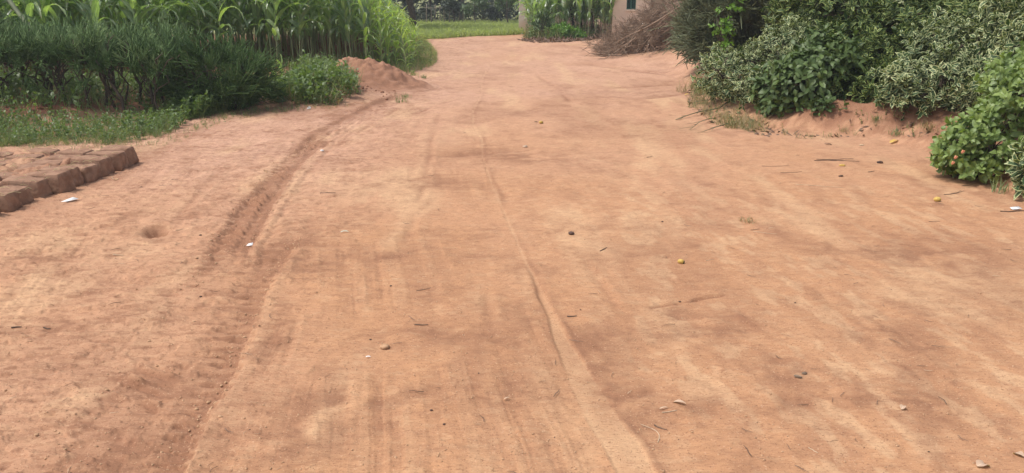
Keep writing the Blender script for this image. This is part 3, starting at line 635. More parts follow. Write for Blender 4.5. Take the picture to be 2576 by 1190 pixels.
leafy('broad_leaf_bush', 'dark green broad leaved bush low on the bank below the pale cream edged bush', 'bush',
      [(3.45, 9.55, .20, .40, .36, .32), (3.75, 9.65, .32, .34, .32, .36), (3.25, 9.65, .20, .28, .25, .28)], BRD, M_broad, 110, (.75, 1.1))
leafy('variegated_shrub', 'tallest dark variegated shrub with thin yellow green leaf edges above the dark bush', 'shrub',
      [(4.35, 10.9, .85, .65, .7, .75), (4.95, 11.0, 1.15, .75, .7, .85), (4.1, 11.4, 1.35, .5, .6, .6), (4.6, 10.5, .45, .65, .55, .5), (5.5, 11.2, .8, .7, .7, .8), (4.2, 10.1, .5, .45, .4, .35), (5.0, 10.1, .75, .6, .45, .5), (5.6, 10.5, .9, .5, .5, .6), (4.25, 9.9, .32, .45, .35, .30), (4.7, 9.8, .42, .45, .4, .35), (4.15, 9.45, .16, .4, .26, .22), (4.6, 9.3, .18, .4, .26, .22), (4.35, 9.2, .08, .34, .2, .14)], VAR, M_vdark, 58, (.8, 1.25), 9)
leafy('variegated_shrub', 'yellowish green variegated shrub spreading under the bare sapling', 'shrub',
      [(6.0, 10.3, .85, .7, .7, .6), (5.5, 9.9, .55, .65, .6, .55), (6.7, 10.4, 1.0, .8, .7, .65), (5.9, 9.6, .45, .6, .5, .5), (7.5, 10.6, 1.1, .8, .7, .8)], VAR, M_vmid, 60, (.8, 1.25), 8)
leafy('variegated_shrub', 'spreading pale bush with white leaf edges overhanging the bare bank', 'shrub',
      [(4.75, 8.75, .30, .52, .45, .32), (5.25, 8.75, .45, .55, .5, .42), (4.4, 8.7, .18, .30, .28, .22), (5.0, 9.2, .55, .5, .4, .4), (4.75, 9.35, .22, .5, .3, .25), (5.15, 8.35, .22, .4, .3, .24), (4.85, 8.45, .18, .35, .3, .2)], VAR, M_vpale, 64, (.7, 1.15))
leafy('variegated_shrub', 'tall pale variegated shrub at the frame edge behind the flowering bush', 'shrub',
      [(4.95, 7.5, .55, .42, .45, .50), (5.3, 7.8, .75, .5, .5, .55), (5.5, 8.3, .9, .6, .6, .6), (5.9, 8.9, 1.0, .6, .6, .6)], VAR, M_vpale, 66, (.8, 1.2))
lant = leafy('flowering_bush', 'rough leaved green bush with a few orange pink flowers at the road edge', 'bush',
      [(4.05, 6.55, .26, .40, .36, .30), (4.45, 6.6, .40, .45, .42, .36), (3.78, 6.5, .24, .22, .22, .18), (4.6, 6.9, .52, .4, .4, .35)], LAN, M_lant, 120, (.75, 1.1), 6, floor=.05)
M_flower = plain('flower_petal', (.62, .20, .10), (.70, .34, .20), 60, .6)
for (px, py, Y) in ((2420, 381, 6.2), (2402, 395, 6.2), (2395, 409, 6.2)):
    p = atY(px, py, Y)-lant.location; g = Geo()
    for j in range(9):
        a = j*2.4; rr = .012*math.sqrt(j/9.); g.add(xf(lump(.006, 0, .3, j), None, np.array(p)+np.array([rr*math.cos(a), -.012, rr*math.sin(a)])))
    g.build('flower', M_flower, lant)
leafy('variegated_shrub', 'small cream edged plant at ground level under the flowering bush', 'plant',
      [(4.15, 5.85, .10, .24, .22, .15), (4.5, 5.95, .15, .3, .25, .18)], VAR, M_vpale, 170, (.9, 1.3), 3)
leafy('leafy_herb', 'heart leaved green herb under the dark variegated shrub on the bank', 'plant',
      [(4.2, 9.65, .16, .26, .22, .19), (4.62, 9.75, .20, .2, .2, .18)], HRT, M_weed, 90, (.8, 1.1), 3)
leafy('climbing_vine', 'bright lime green vine climbing through the grey twig thicket', 'vine',
      [(3.12, 12.2, .98, .12, .12, .18), (3.22, 12.15, .75, .14, .12, .16), (3.14, 12.15, .52, .11, .1, .14), (3.32, 12.2, 1.15, .11, .1, .12)], HRT, M_lime, 62, (.5, .8), 2, base=(3.2, 12.35))
leafy('leafy_herb', 'single broad leaved seedling spreading flat at the front foot of the bank', 'plant', [(3.62, 9.12, .04, .18, .14, .06)], BRD, M_broad, 110, (.6, .85), 1)
leafy('leafy_herb', 'little round leaved seedling right of the flat broad leaved seedling', 'plant', [(3.98, 9.3, .06, .14, .12, .07)], HRT, M_weed, 90, (.45, .6), 1)
def sapling():
    b = Vector((5.86, 9.8, hz(5.86, 9.8))); root = empty('sapling', b)
    P = np.array([[0, 0, 0], [.03, 0, .5], [-.03, .0, .85], [.06, 0, 1.15], [.09, 0, 1.5], [.14, .02, 2.0], [.13, .05, 2.6], [.2, .1, 3.2]])
    g = Geo(); g.add(tube(P, [.04, .036, .034, .031, .028, .025, .02, .012], 8)); g.build('trunk', M_palebark, root)
    for (i, d, L) in ((3, (-.9, .1, .6), .5), (5, (.5, -.2, .7), .8), (6, (-.6, .2, .8), .8), (5, (-.5, -.3, .5), .7)):
        g = Geo(); Q, _ = arc(P[i], d, L, (0, 0, .5), 4); g.add(tube(Q, np.linspace(.014, .005, 5), 5)); br = g.build('branch', M_bark, root)
        g = Geo(); T = Q[rng.integers(1, 5, 16)]+rng.normal(0, .06, (16, 3))
        for p in sprays(T, rng.normal(0, .6, (16, 3))+np.array([0, 0, .4]), .7, protos=HRT): g.add(p)
        g.build('foliage', M_weed, br)
    N = 60; T = np.array([.15, .05, 2.7])+rng.normal(0, 1, (N, 3))*np.array([.5, .5, .35]); g = Geo()
    for p in sprays(T, rng.normal(0, .6, (N, 3))+np.array([0, 0, .4]), 1.0, protos=HRT): g.add(p)
    g.build('crown', M_weed, root)
    tag(root, 'slender sapling with a pale blotched bare trunk rising out of the variegated shrub', 'tree')
sapling()

# ------------------------------------------------------------------ weeds and grasses
def blades(seed, n=10, h=.22, w=.007, spread=.03, bend=1.0):
    r_ = np.random.default_rng(seed); out = []
    for i in range(n):
        out.append(xf(leafp(h*r_.uniform(.5, 1.15), w, R(r_.uniform(60, 88)), r_.uniform(.3, 1.5)*bend, 3, .2, 'lance'), rz(r_.uniform(0, 6.28)), (r_.normal(0, spread), r_.normal(0, spread), 0), 1, r_.uniform()))
    return cat(*out)
TUFT = [blades(800+i) for i in range(4)]
HERB = [sprig(820+i, .20, .055, .030, 4, 'ovate', .7, .2, 3) for i in range(4)]
def cover(name, label, catg, poly, N, protos, mat, s=(.7, 1.2), kind='stuff', zoff=None, dirz=.25, root=None):
    x, y = inside(poly, N); z = H(x, y) if zoff is None else zoff(x, y); T = np.stack([x, y, z], -1); D = np.stack([rng.normal(0, dirz, N), rng.normal(0, dirz, N), np.ones(N)], -1)
    g = Geo()
    for p in sprays(T, D, rng.uniform(*s, N)*(.75+.7*np.clip(fbm(x*1.3, y*1.3, 2, 900)+.5, 0, 1)), protos=protos): g.add(p)
    return g, mat
def cover2(name, label, catg, lst, kind='stuff'):
    G_ = Geo(); mats = []
    for poly, N, protos, mat, s in lst:
        g, m = cover(name, label, catg, poly, N, protos, mat, s)
        if m not in mats: mats.append(m)
        for p in zip(g.V, [q-o for q, o in zip(g.Q, np.cumsum([0]+[len(v) for v in g.V[:-1]]))], g.A): G_.add(p, mats.index(m))
    o = G_.build(name, mats); tag(o, label, catg, kind=kind); return o
WP = gpoly([(-260, 300), (0, 296), (250, 290), (450, 272), (560, 230), (645, 248), (640, 272), (540, 290), (470, 308), (440, 335), (300, 362), (140, 366), (0, 370), (-260, 385)])
WF = gpoly([(-200, 345), (0, 340), (300, 328), (440, 318), (430, 342), (300, 366), (0, 374), (-200, 390)])
WB = gpoly([(430, 262), (540, 225), (600, 210), (645, 235), (650, 262), (470, 308)])
WS = gpoly([(-260, 303), (0, 298), (400, 285), (500, 235), (450, 200), (-260, 215)])
cover2('weeds', 'low green weeds and grass along the foot of the hedge', 'weeds', [(WP, 1000, HERB, M_weed, (.5, 1.0)), (WF, 750, TUFT, M_grass, (.35, .7)), (WP, 500, TUFT, M_grass, (.5, 1.0)), (WF, 160, TUFT, M_dry, (.3, .6)), (WB, 620, HERB, M_weed, (.7, 1.4)), (WB, 300, TUFT, M_grass, (.5, 1.1)), (WS, 900, HERB, M_weed, (.6, 1.4)), (WS, 300, TUFT, M_grass, (.8, 1.5))])
BANK = gpoly([(540, 215), (650, 190), (790, 175), (830, 160), (700, 215), (655, 250), (600, 240)])
MZ = [(-6.4, 14.5), (-2.1, 15.7), (-2.2, 18.6), (-3.3, 18.6), (-3.3, 17), (-6.4, 16)]
cover2('weeds', 'sparse weeds on the bare red soil under the front maize row', 'weeds', [(BANK, 60, HERB, M_weed, (.4, .8)), (BANK, 50, TUFT, M_dry, (.4, .8)), (MZ, 160, HERB, M_weed, (.5, 1.1)), (MZ, 100, TUFT, M_grass, (.7, 1.5)), (MZ, 120, TUFT, M_dry, (.6, 1.2))])
VG = gpoly([(930, 148), (1000, 130), (1050, 99), (1072, 104), (1097, 135), (1102, 152), (1090, 165), (1040, 186), (1052, 193), (1030, 192), (990, 180)])
cover2('verge_grass', 'rough grass and weeds on the verge where the maize field meets the road', 'grass', [(VG, 900, TUFT, M_grass, (.3, .75)), (VG, 500, TUFT, M_mead, (.3, .7)), (VG, 400, TUFT, M_dry, (.35, .8)), (VG, 420, HERB, M_weed, (.35, .7))])
CL = gpoly([(662, 248), (700, 266), (800, 268), (858, 262), (900, 244), (895, 205), (860, 180), (800, 180), (745, 195), (720, 215), (670, 225)])
CT = gpoly([(760, 215), (870, 225), (870, 185), (830, 170), (775, 175)])
o = cover2('weed_clump', 'dense mounded clump of grass and leafy weeds in front of the earth mound', 'weeds', [(CL, 380, HERB, M_weed, (.8, 1.6)), (CL, 190, LAN, M_weed, (.7, 1.2)), (CL, 260, TUFT, M_grass, (.8, 1.6)), (CT, 190, TUFT, M_grass, (1.2, 2.2)), (CT, 150, HERB, M_weed, (1.0, 1.9)), (CL, 60, TUFT, M_dry, (.8, 1.6))], 'thing')
RB = gpoly([(1740, 205), (1800, 215), (1850, 280), (1960, 318), (2010, 338), (2120, 318), (2240, 300), (2330, 322), (2420, 350), (2420, 385), (2300, 350), (2200, 335), (2050, 352), (1930, 345), (1800, 318), (1730, 270)])
RD = gpoly([(1740, 200), (1800, 205), (1850, 270), (1930, 318), (1900, 335), (1800, 318), (1740, 265)])
LEAFLET0 = [leafp(.07, .035, .1, .4, 2, .3), leafp(.09, .02, 0, -.3, 2, .5), leafp(.06, .04, .2, .8, 2, .2)]
g, m_ = cover('l', '', '', RB, 520, LEAFLET0, M_litter, (.5, 1.1), dirz=.6); tag(g.build('leaf_litter', M_litter), 'dead leaves scattered over the bare bank under the right hand bushes', 'leaf litter', kind='stuff')
cover2('dry_grass', 'thin dry grass and sprouts on the bank at the foot of the pale bush', 'grass', [(RD, 240, TUFT, M_dry, (.3, .75)), (RD, 60, TUFT, M_grass, (.3, .7)), (RB, 70, TUFT, M_grass, (.25, .6)), (RB, 50, HERB, M_weed, (.25, .5)), (RB, 80, TUFT, M_dry, (.25, .6))])
LV = gpoly([(0, 372), (200, 372), (330, 366), (450, 340), (520, 300), (650, 275), (900, 262), (920, 268), (660, 292), (540, 318), (460, 355), (340, 385), (200, 384), (0, 384)])
cover2('weeds', 'scattered small tufts and sprouts along the edge of the left verge', 'weeds', [(LV, 150, TUFT, M_grass, (.15, .45)), (LV, 120, TUFT, M_dry, (.15, .45)), (LV, 70, HERB, M_weed, (.15, .4))])
# far meadow
ME = gpoly([(1000, 101), (1060, 99), (1120, 97), (1160, 93), (1220, 90), (1306, 85.5), (1330, 62), (1330, 56), (1000, 57)])
cover2('grass', 'green meadow grass between the road end and the dark trees', 'grass', [(ME, 5200, [blades(850+i, 14, .10, .018, .12) for i in range(4)], M_mead, (.6, 1.3)), (gpoly([(1000, 101), (1060, 99.5), (1120, 97.5), (1160, 93.5), (1220, 90.5), (1306, 86), (1306, 81), (1160, 87), (1060, 92), (1000, 95)]), 1700, [blades(860+i, 14, .16, .02, .12) for i in range(3)], M_mead, (.8, 1.2))])
# plot undergrowth and litter
PL = gpoly([(1318, 97), (1345, 84), (1440, 90), (1520, 88), (1520, 95), (1460, 99), (1390, 100)])
cover2('undergrowth', 'mixed weeds along the front of the small maize plot', 'weeds', [(PL, 260, TUFT, M_grass, (1.2, 2.2)), (PL, 160, HERB, M_weed, (1.2, 2.0)), (PL, 160, TUFT, M_dry, (1.2, 2.2))])
LT = gpoly([(1300, 101), (1350, 97), (1450, 99), (1534, 93), (1536, 97), (1480, 103), (1420, 107), (1340, 108)])
LEAFLET = [leafp(.10, .05, .1, .4, 2, .3), leafp(.14, .03, 0, -.3, 2, .5), leafp(.08, .06, .2, .8, 2, .2)]
g, m_ = cover('l', '', '', LT, 1500, LEAFLET, M_litter, (.7, 1.5), dirz=.6); tag(g.build('leaf_litter', M_litter), 'dark band of dead leaves in front of the small maize plot', 'leaf litter', kind='stuff')
leafy('leafy_shrub', 'dark strap leaved plant at the left front corner of the small maize plot', 'plant', [(1.05, 28.55, .35, .42, .3, .36)], [blades(870+i, 10, .5, .045, .03) for i in range(3)], M_broad, 22, (.8, 1.1), 2)
leafy('leafy_shrub', 'yellow green low bush at the front of the small maize plot', 'bush', [(1.75, 28.2, .22, .42, .3, .26), (2.25, 28.2, .14, .3, .25, .17)], LAN, M_lime, 90, (1.0, 1.6), 2)
for (px, py, h, lab, mat) in ((1010, 256, .17, 'grass tuft growing beside the deep rut', M_grass), (1022, 243, .10, 'tiny grass tuft just beyond the rut side tuft', M_grass), (1068, 199, .10, 'flat grass tuft at the right tail of the earth mound', M_weed),
        (1717, 232, .30, 'thin wiry grass tuft standing alone on the dirt before the twig thicket', M_dry), (1765, 215, .22, 'yellowish grass tuft at the foot of the twig thicket', M_grass), (2515, 487, .16, 'yellow green grass tuft under the flowering bush', M_grass),
        (2257, 342, .14, 'sparse weedy tuft on the bare bank below the yellow leaf', M_grass), (2205, 330, .10, 'faint seedling tuft on the bare bank', M_weed), (2330, 325, .16, 'dry grass tuft under the overhanging pale bush', M_dry),
        (1985, 272, .2, 'spiky pale grass tuft beside the dark broad leaved bush', M_grass), (1880, 560, .06, 'tiny wilted tuft flat on the road', M_dry), (905, 236, .12, 'grey green weed at the right edge of the weed clump', M_weed)):
    p = G(px, py); g = Geo()
    for k in range(3): g.add(xf(blades(int(px)+k, 12, h, .006+.01*h, .02+.12*h, 1.2), rz(k*2.), (rng.normal(0, .12*h), rng.normal(0, .12*h), 0)))
    o = g.build('grass_tuft', mat); o.location = p; tag(o, lab, 'grass tuft')

# ------------------------------------------------------------------ brush heap
def bush_branch(p, d, L, r0, depth, out, k=4):
    P, d2 = arc(p, d, L, rng.normal(0, .35, 3)+np.array([0, 0, -.15]), 5); P[1:] += rng.normal(0, .012*L, P[1:].shape)
    out.append(tube(P, np.linspace(r0, r0*.4, 6), k if depth > 0 else 3))
    if depth <= 0: return
    for j in range(int(rng.integers(4, 7))):
        t = int(rng.integers(1, 6)); dd = d2*.8+rng.normal(0, .55, 3); bush_branch(P[t], dd, L*rng.uniform(.25, .5), max(.0035, r0*.5), depth-1, out, 3)
def brush():
    b = Vector((3.6, 20.2, hz(3.6, 20.2))); root = empty('brush_heap', b); tot = 0
    env = lambda x: np.interp(x, [1.8, 2.5, 3.05, 3.4, 3.8, 4.3, 5.2], [.06, .32, .74, 1.12, 1.48, 1.75, 1.95])
    for i in range(72):
        out = []; x = rng.uniform(2.7, 5.0); s = np.array([x, 20.0+rng.uniform(-.7, .9), 0]); s[2] = max(float(base_h(s[0], s[1]))+.03, env(x)*rng.uniform(.25, 1)**.7)
        e = np.array([s[0]-rng.uniform(.5, 1.15), s[1]+rng.normal(0, .35), 0]); e[0] = max(e[0], 1.95); e[2] = max(float(base_h(e[0], e[1]))+.02, env(e[0])*rng.uniform(.1, .95))
        bush_branch(s-np.array(b), e-s, np.linalg.norm(e-s), rng.uniform(.006, .016), 2, out)
        g = Geo()
        for t in out: t[0][:, 2] = np.maximum(t[0][:, 2], .01+base_h(t[0][:, 0]+b.x, t[0][:, 1]+b.y)-b.z); g.add(t)
        g.build('branch', M_dead, root)
    N = 420; x = 2.2+2.9*rng.uniform(0, 1, N)**.7; y = 20+rng.uniform(-.6, .9, N); z = np.maximum(base_h(x, y)+.02, env(x)*rng.uniform(.05, .95, N)); g = Geo()
    for p in sprays(np.stack([x, y, z], -1)-np.array(b), np.stack([rng.normal(-.6, .5, N), rng.normal(0, .5, N), rng.normal(.05, .4, N)], -1), rng.uniform(.7, 1.2, N), protos=SPT): g.add(p)
    g.build('twig_mass', M_dead, root)
    tag(root, 'big heap of dead brown brushwood piled on the rise beside the house', 'brush heap')
    p = G(1565, 143); out = []; bush_branch(np.array([0, 0, .02]), (-1, .05, .06), .8, .02, 2, out); bush_branch(np.array([-.3, 0, .04]), (-1, -.25, .2), .6, .014, 1, out); bush_branch(np.array([-.35, 0, .05]), (-1, .3, .15), .7, .014, 1, out)
    g = Geo()
    for t in out: t[0][:, 2] = np.maximum(t[0][:, 2], .012); g.add(t)
    o = g.build('fallen_branch', M_dead); o.location = p; tag(o, 'forked dead branch sticking out of the brush heap onto the road', 'branch')
    out = []; bush_branch(np.zeros(3), (-.8, -.1, -.62), 1.9, .017, 1, out); g = Geo(); [g.add(t) for t in out]
    o = g.build('fallen_branch', M_dead); o.location = atY(1722, 8, 19.1); tag(o, 'long bare bent bough lying over the top of the brush heap', 'branch')
brush()
# fallen green twigs at the foot of the pale bush
for (a, c_, bend, lab, r0) in (((1700, 303), (1830, 258), .2, 'long green fallen twig stretching from the pale bush onto the road', .009), ((1735, 330), (1800, 300), .5, 'curled green twig lying below the long fallen twig', .006), ((1765, 335), (1862, 305), -.3, 'straight bare twig on the bank under the pale bush', .006), ((1745, 262), (1800, 250), .4, 'short thin twig at the left edge of the bank', .005)):
    A, B = G(*a), G(*c_); d = B-A; g = Geo(); t = np.linspace(0, 1, 8); P = np.array([(A-A)+d*x for x in t]); P[:, 1] += bend*.15*np.sin(t*math.pi); P[:, 2] = np.array([hz(A.x+p[0], A.y+p[1]) for p in P])-A.z+.012+.03*np.sin(t*math.pi)
    g.add(tube(P, np.linspace(r0*.5, r0, 8), 5))
    for j in range(5):
        Q, _ = arc(P[j+1], -np.array(d)+rng.normal(0, .3, 3), .22, (0, 0, -.2), 3); Q[:, 2] = np.maximum(Q[:, 2], P[j+1][2]-.01); g.add(tube(Q, np.linspace(r0*.5, r0*.25, 4), 3))
    o = g.build('fallen_twig', M_pencil2); o.location = A; tag(o, lab, 'twig')

# ------------------------------------------------------------------ mud bricks
MB = []
for s in range(6):
    n = 9; u = np.linspace(-1, 1, n); fs = []
    A, B = np.meshgrid(u, u, indexing='ij')
    ps = [np.stack([A, B, np.ones_like(A)], -1), np.stack([A, np.ones_like(A), -B], -1), np.stack([A, -np.ones_like(A), B], -1), np.stack([np.ones_like(A), A, B], -1)[:, :, [0, 1, 2]], np.stack([-np.ones_like(A), -A, B], -1), np.stack([-A, B, -np.ones_like(A)], -1)]
    V = []; Q = []
    for f in ps:
        o = len(V)*n*n; V.append(f.reshape(-1, 3)); Q += [[o+i*n+j, o+(i+1)*n+j, o+(i+1)*n+j+1, o+i*n+j+1] for i in range(n-1) for j in range(n-1)]
    V = np.concatenate(V); r8 = (np.abs(V)**9).sum(1)**(1/9); V = V/r8[:, None]
    dim = np.array([.15, .098, .078]); W = V*dim
    nz = fbm(W[:, 0]/.06+s*5+W[:, 2]*13, W[:, 1]/.06+W[:, 2]*9+s, 3, 950+s); W = W*(1+.13*nz[:, None]); W[:, :2] *= (1.06-.9*(W[:, 2:3]+.078)); W[:, 2] += .078
    g = Geo(); a = np.zeros((len(W), 4)); a[:, 2] = .5; g.add((W, np.array(Q), a)); MB.append(g.mesh('mud_brick', M_brick))
ordn = ['first', 'second', 'third', 'fourth', 'fifth', 'sixth', 'seventh', 'eighth', 'ninth', 'tenth', 'eleventh', 'twelfth']
rown = ['front row beside the road', 'second row back from the road', 'third row back from the road', 'fourth row back from the road']
for r_ in range(4):
    for k in range(11):
        y = 7.12-k*.205-(.03*r_)*((k+r_) % 2)+rng.normal(0, .008); x = -3.56-.018*k-r_*.352+rng.normal(0, .02)
        o = link('mud_brick', MB[(k*5+r_*3) % 6]); o.location = (x-.15+.10, y, hz(-3.35, y)-.012-.02*(r_ > 0)*rng.uniform()); o.rotation_euler = (rng.normal(0, .025), rng.normal(0, .03), rng.normal(0, .09)+(math.pi if k % 2 else 0)); o.scale = (rng.uniform(.97, 1.08), rng.uniform(.88, 1.0), rng.uniform(.86, 1.12))
        tag(o, f'brown mud brick, {ordn[k]} from the far end of the {rown[r_]}', 'mud brick', 'mud bricks drying beside the road')
gs = Geo()
for k in range(190):
    x = rng.uniform(-4.9, -3.5); y = rng.uniform(5.0, 7.2); a = rng.uniform(0, 3.14); L = rng.uniform(.03, .09); zt = hz(-3.35, y)+.150
    gs.add(tube(np.array([[x, y, zt], [x+L*.5*math.cos(a), y+L*.5*math.sin(a), zt+.012], [x+L*math.cos(a), y+L*math.sin(a), zt+.004]]), .0016, 3))
tag(gs.build('straw', M_dry), 'wisps of dry straw lying on the mud bricks', 'straw', kind='stuff')

# ------------------------------------------------------------------ house, wall
def plaster(name, c1, c2, dirt):
    m, nt, b = newmat(name); geo = nd(nt, 'ShaderNodeNewGeometry'); pos = geo.outputs['Position']
    col = mixc(nt, ramp(nt, noise(nt, pos, 2.2, 5, .6), .35, .7), c1, c2); col = mixc(nt, mth(nt, 'MULTIPLY', ramp(nt, noise(nt, pos, 9, 5, .7), .55, .75), .35), col, tuple(.6*c for c in c1))
    sx = nd(nt, 'ShaderNodeSeparateXYZ'); nt.links.new(pos, sx.inputs[0])
    zz = mth(nt, 'ADD', sx.outputs[2], mth(nt, 'MULTIPLY', noise(nt, pos, 3.5, 4), .5)); col = mixc(nt, mth(nt, 'MULTIPLY', ramp(nt, zz, .95, .35), .75), col, dirt)
    nt.links.new(col, b.inputs['Base Color']); b.inputs['Roughness'].default_value = .95; b.inputs['Specular IOR Level'].default_value = .2
    bp = nd(nt, 'ShaderNodeBump'); bp.inputs['Distance'].default_value = .01; bp.inputs['Strength'].default_value = .6; nt.links.new(noise(nt, pos, 30, 5), bp.inputs['Height']); nt.links.new(bp.outputs[0], b.inputs['Normal']); return m
M_plaster = plaster('house_plaster', (.58, .45, .35), (.66, .54, .43), (.58, .38, .25))
M_plaster2 = plaster('wall_plaster', (.58, .46, .41), (.70, .59, .53), (.55, .37, .28))
M_green = plain('green_metal', (.015, .085, .060), (.025, .12, .085), 15, .45, spec=.5)
M_glass, nt, b = newmat('dark_pane'); b.inputs['Base Color'].default_value = (.008, .022, .022, 1); b.inputs['Roughness'].default_value = .15
M_iron = plain('roof_iron', (.16, .11, .09), (.28, .22, .19), 3, .55)
def house():
    x0, x1, y0, y1, hgt = 3.52, 10.4, 28.7, 33.5, 2.75; zb = -.12
    root = empty('house', (x0, y0, 0)); W = [(4.00, 4.33), (4.84, 5.20), (7.6, 8.0)]; z0, z1 = .98, 2.05; T0 = np.array([x0, y0, 0])
    g = Geo(); xs = [x0]+[v for w in W for v in w]+[x1]
    for i in range(0, len(xs), 2): g.add(boxp(xs[i], xs[i+1], y0, y0+.2, zb, hgt))
    for (a, c) in W: g.add(boxp(a, c, y0, y0+.2, zb, z0)); g.add(boxp(a, c, y0, y0+.2, z1, hgt))
    g.add(boxp(x0, x0+.2, y0+.2, y1, zb, hgt)); g.add(boxp(x1-.2, x1, y0+.2, y1, zb, hgt)); g.add(boxp(x0+.2, x1-.2, y1-.2, y1, zb, hgt))
    g.V = [v-T0 for v in g.V]; g.build('wall', M_plaster, root, False)
    g = Geo(); n = 70; X = np.linspace(x0-.35, x1+.35, n); 
    for (ya, za, yb, zb_) in ((y0-.45, hgt-.02, (y0+y1)/2, hgt+.9), (y1+.45, hgt-.02, (y0+y1)/2, hgt+.9)):
        wv = .02*np.sin(np.arange(n)*math.pi/2); v = np.concatenate([np.stack([X, np.full(n, ya), za+wv], -1), np.stack([X, np.full(n, yb), zb_+wv], -1), np.stack([X, np.full(n, ya), za+wv+.012], -1), np.stack([X, np.full(n, yb), zb_+wv+.012], -1)])
        q = [[i, i+1, n+i+1, n+i] for i in range(n-1)]+[[2*n+i, 2*n+i+1, 3*n+i+1, 3*n+i] for i in range(n-1)]+[[i, i+1, 2*n+i+1, 2*n+i] for i in range(n-1)]; g.add((v-T0, np.array(q), np.zeros((4*n, 4))))
    g.build('roof', M_iron, root)
    for (a, c) in W:
        w = empty('window', (0, 0, 0)); w.parent = root
        def prt(nm, bxs, mat):
            g = Geo()
            for bx in bxs: g.add(boxp(*bx))
            g.V = [v-T0 for v in g.V]; return g.build(nm, mat, w, False)
        f = .035; ya, yb = y0+.035, y0+.085
        prt('frame', [(a+.002, a+f, ya, yb, z0+.002, z1-.002), (c-f, c-.002, ya, yb, z0+.002, z1-.002), (a+f, c-f, ya, yb, z0+.002, z0+f), (a+f, c-f, ya, yb, z1-f, z1-.002), ((a+c)/2-.015, (a+c)/2+.015, ya+.004, yb-.004, z0+f, z1-f)], M_green)
        prt('grille', [(a+f+i*(c-a-2*f)/5-.006, a+f+i*(c-a-2*f)/5+.006, ya-.016, ya-.003, z0+f, z1-f) for i in (1, 2, 3, 4)]+[(a+f, c-f, ya-.03, ya-.017, z0+.35, z0+.362), (a+f, c-f, ya-.03, ya-.017, z0+.72, z0+.732)], M_green)
        prt('pane', [(a+.002, c-.002, yb+.01, yb+.016, z0+.002, z1-.002)], M_glass)
        prt('sill', [(a-.04, c+.04, y0-.05, y0-.002, z0-.06, z0-.004)], M_plaster)
    tag(root, 'pinkish plastered house with green barred windows beside the brush heap', 'house')
    g = Geo(); g.add(boxp(.27, 3.2, 32.3, 32.55, -.1, 2.5)); g.add(boxp(.23, 3.24, 32.26, 32.59, 2.5, 2.58)); o = g.build('boundary_wall', M_plaster2, None, False)
    tag(o, 'pale plastered boundary wall behind the left side of the small maize plot', 'wall')
house()
for k, (px, py, tx, ty, lab) in enumerate(((1447, 92, 1424, -40, 'thin dark leaning trunk nearest the middle of the small maize plot'), (1463, 88, 1452, -60, 'thin forked dark trunk between the two other trunks in the small plot'), (1492, 92, 1486, -60, 'straight dark trunk closest to the dry brush in the small plot'))):
    A = G(px, py); Y = A.y; B = atY(tx, ty, Y); root = empty('small_tree', A); g = Geo(); P = np.array([(B-A)*t for t in (0, .3, .6, 1, 1.3)]); P[1:-1] += rng.normal(0, .02, (3, 3)); g.add(tube(P, np.linspace(.055, .028, 5), 7))
    for s in (-1, 1): Q, _ = arc(P[2], (s*.6, .1, 1), .9, (s*.1, 0, .5), 4); g.add(tube(Q, np.linspace(.03, .012, 5), 5))
    g.build('trunk', M_bark, root); g = Geo(); N = 60; T = P[-1]+rng.normal(0, 1, (N, 3))*np.array([.6, .5, .35])
    for p in sprays(T, rng.normal(0, .6, (N, 3))+np.array([0, 0, .4]), 1.4, protos=HRT): g.add(p)
    g.build('crown', M_weed, root); tag(root, lab, 'tree')
def drybrush():
    p = G(1505, 93); g = Geo(); out = []
    for i in range(26): bush_branch(np.array([rng.uniform(-.75, .45), rng.uniform(-.1, .6), 0]), np.array([rng.normal(0, .5), rng.normal(0, .3), 1]), rng.uniform(.4, .95), .010, 2 if i % 2 else 1, out)
    for t in out: t[0][:, 2] = np.maximum(t[0][:, 2], .01); g.add(t)
    o = g.build('dry_bush', M_dead); o.location = p; tag(o, 'tangle of dry brown stems against the house corner in the small plot', 'dry bush')
drybrush()

# ------------------------------------------------------------------ far trees, fence
def tree(name, label, x, y, h, r, z0, N, mat, trunk=.12, lean=(0, 0), ls=.20, lobes=9, bark=M_bark, group=None, cat_='tree'):
    b = Vector((x, y, float(base_h(x, y)))); root = empty(name, b); g = Geo(); P = np.array([[lean[0]*t*t*h*.6, lean[1]*t, t*h*.65-.05] for t in np.linspace(0, 1, 6)]); P[1:-1, :2] += rng.normal(0, .04, (4, 2))
    g.add(tube(P, np.linspace(trunk, trunk*.45, 6), 7)); cs = []
    for i in range(lobes):
        a = i*2.4+rng.normal(0, .3); rr = r*math.sqrt(rng.uniform(.05, 1))*.75; c = np.array([P[-1][0]+rr*math.cos(a), rr*math.sin(a), z0+(h-z0)*rng.uniform(.12, .9)]); cs.append(c); s0 = P[int(rng.integers(2, 6))]
        if i < 6: g.add(stems(s0, c, trunk*.35, 5, .08))
    g.build('trunk', bark, root); V = []; lp = leafp(1, .55, .2, .9, 2, .3)
    g = Geo()
    for c in cs:
        n = N//lobes; d = rng.normal(size=(n, 3)); d /= np.linalg.norm(d, axis=1, keepdims=True); R0 = r*rng.uniform(.32, .52); T = c+d*(rng.uniform(.3, 1, n)**.5)[:, None]*R0*np.array([1, 1, .75])*(1+.5*fbm(d[:, 0]*3+c[0], d[:, 1]*3+d[:, 2]*3, 2, 970)[:, None])
        g.add(scatter(lp, frames(rng.normal(size=(n, 3)), rng.uniform(0, 6.28, n)), T, ls*rng.uniform(.6, 1.3, n), rng.uniform(0, 1, n)))
    g.build('crown', mat, root); tag(root, label, cat_, group); return root
tree('tree', 'large dark tree with low drooping crown and leaning trunk behind the maize corner', -4.35, 36.0, 6.0, 3.2, .9, 4200, M_fardark, .18, (-.35, 0), .26, 14)
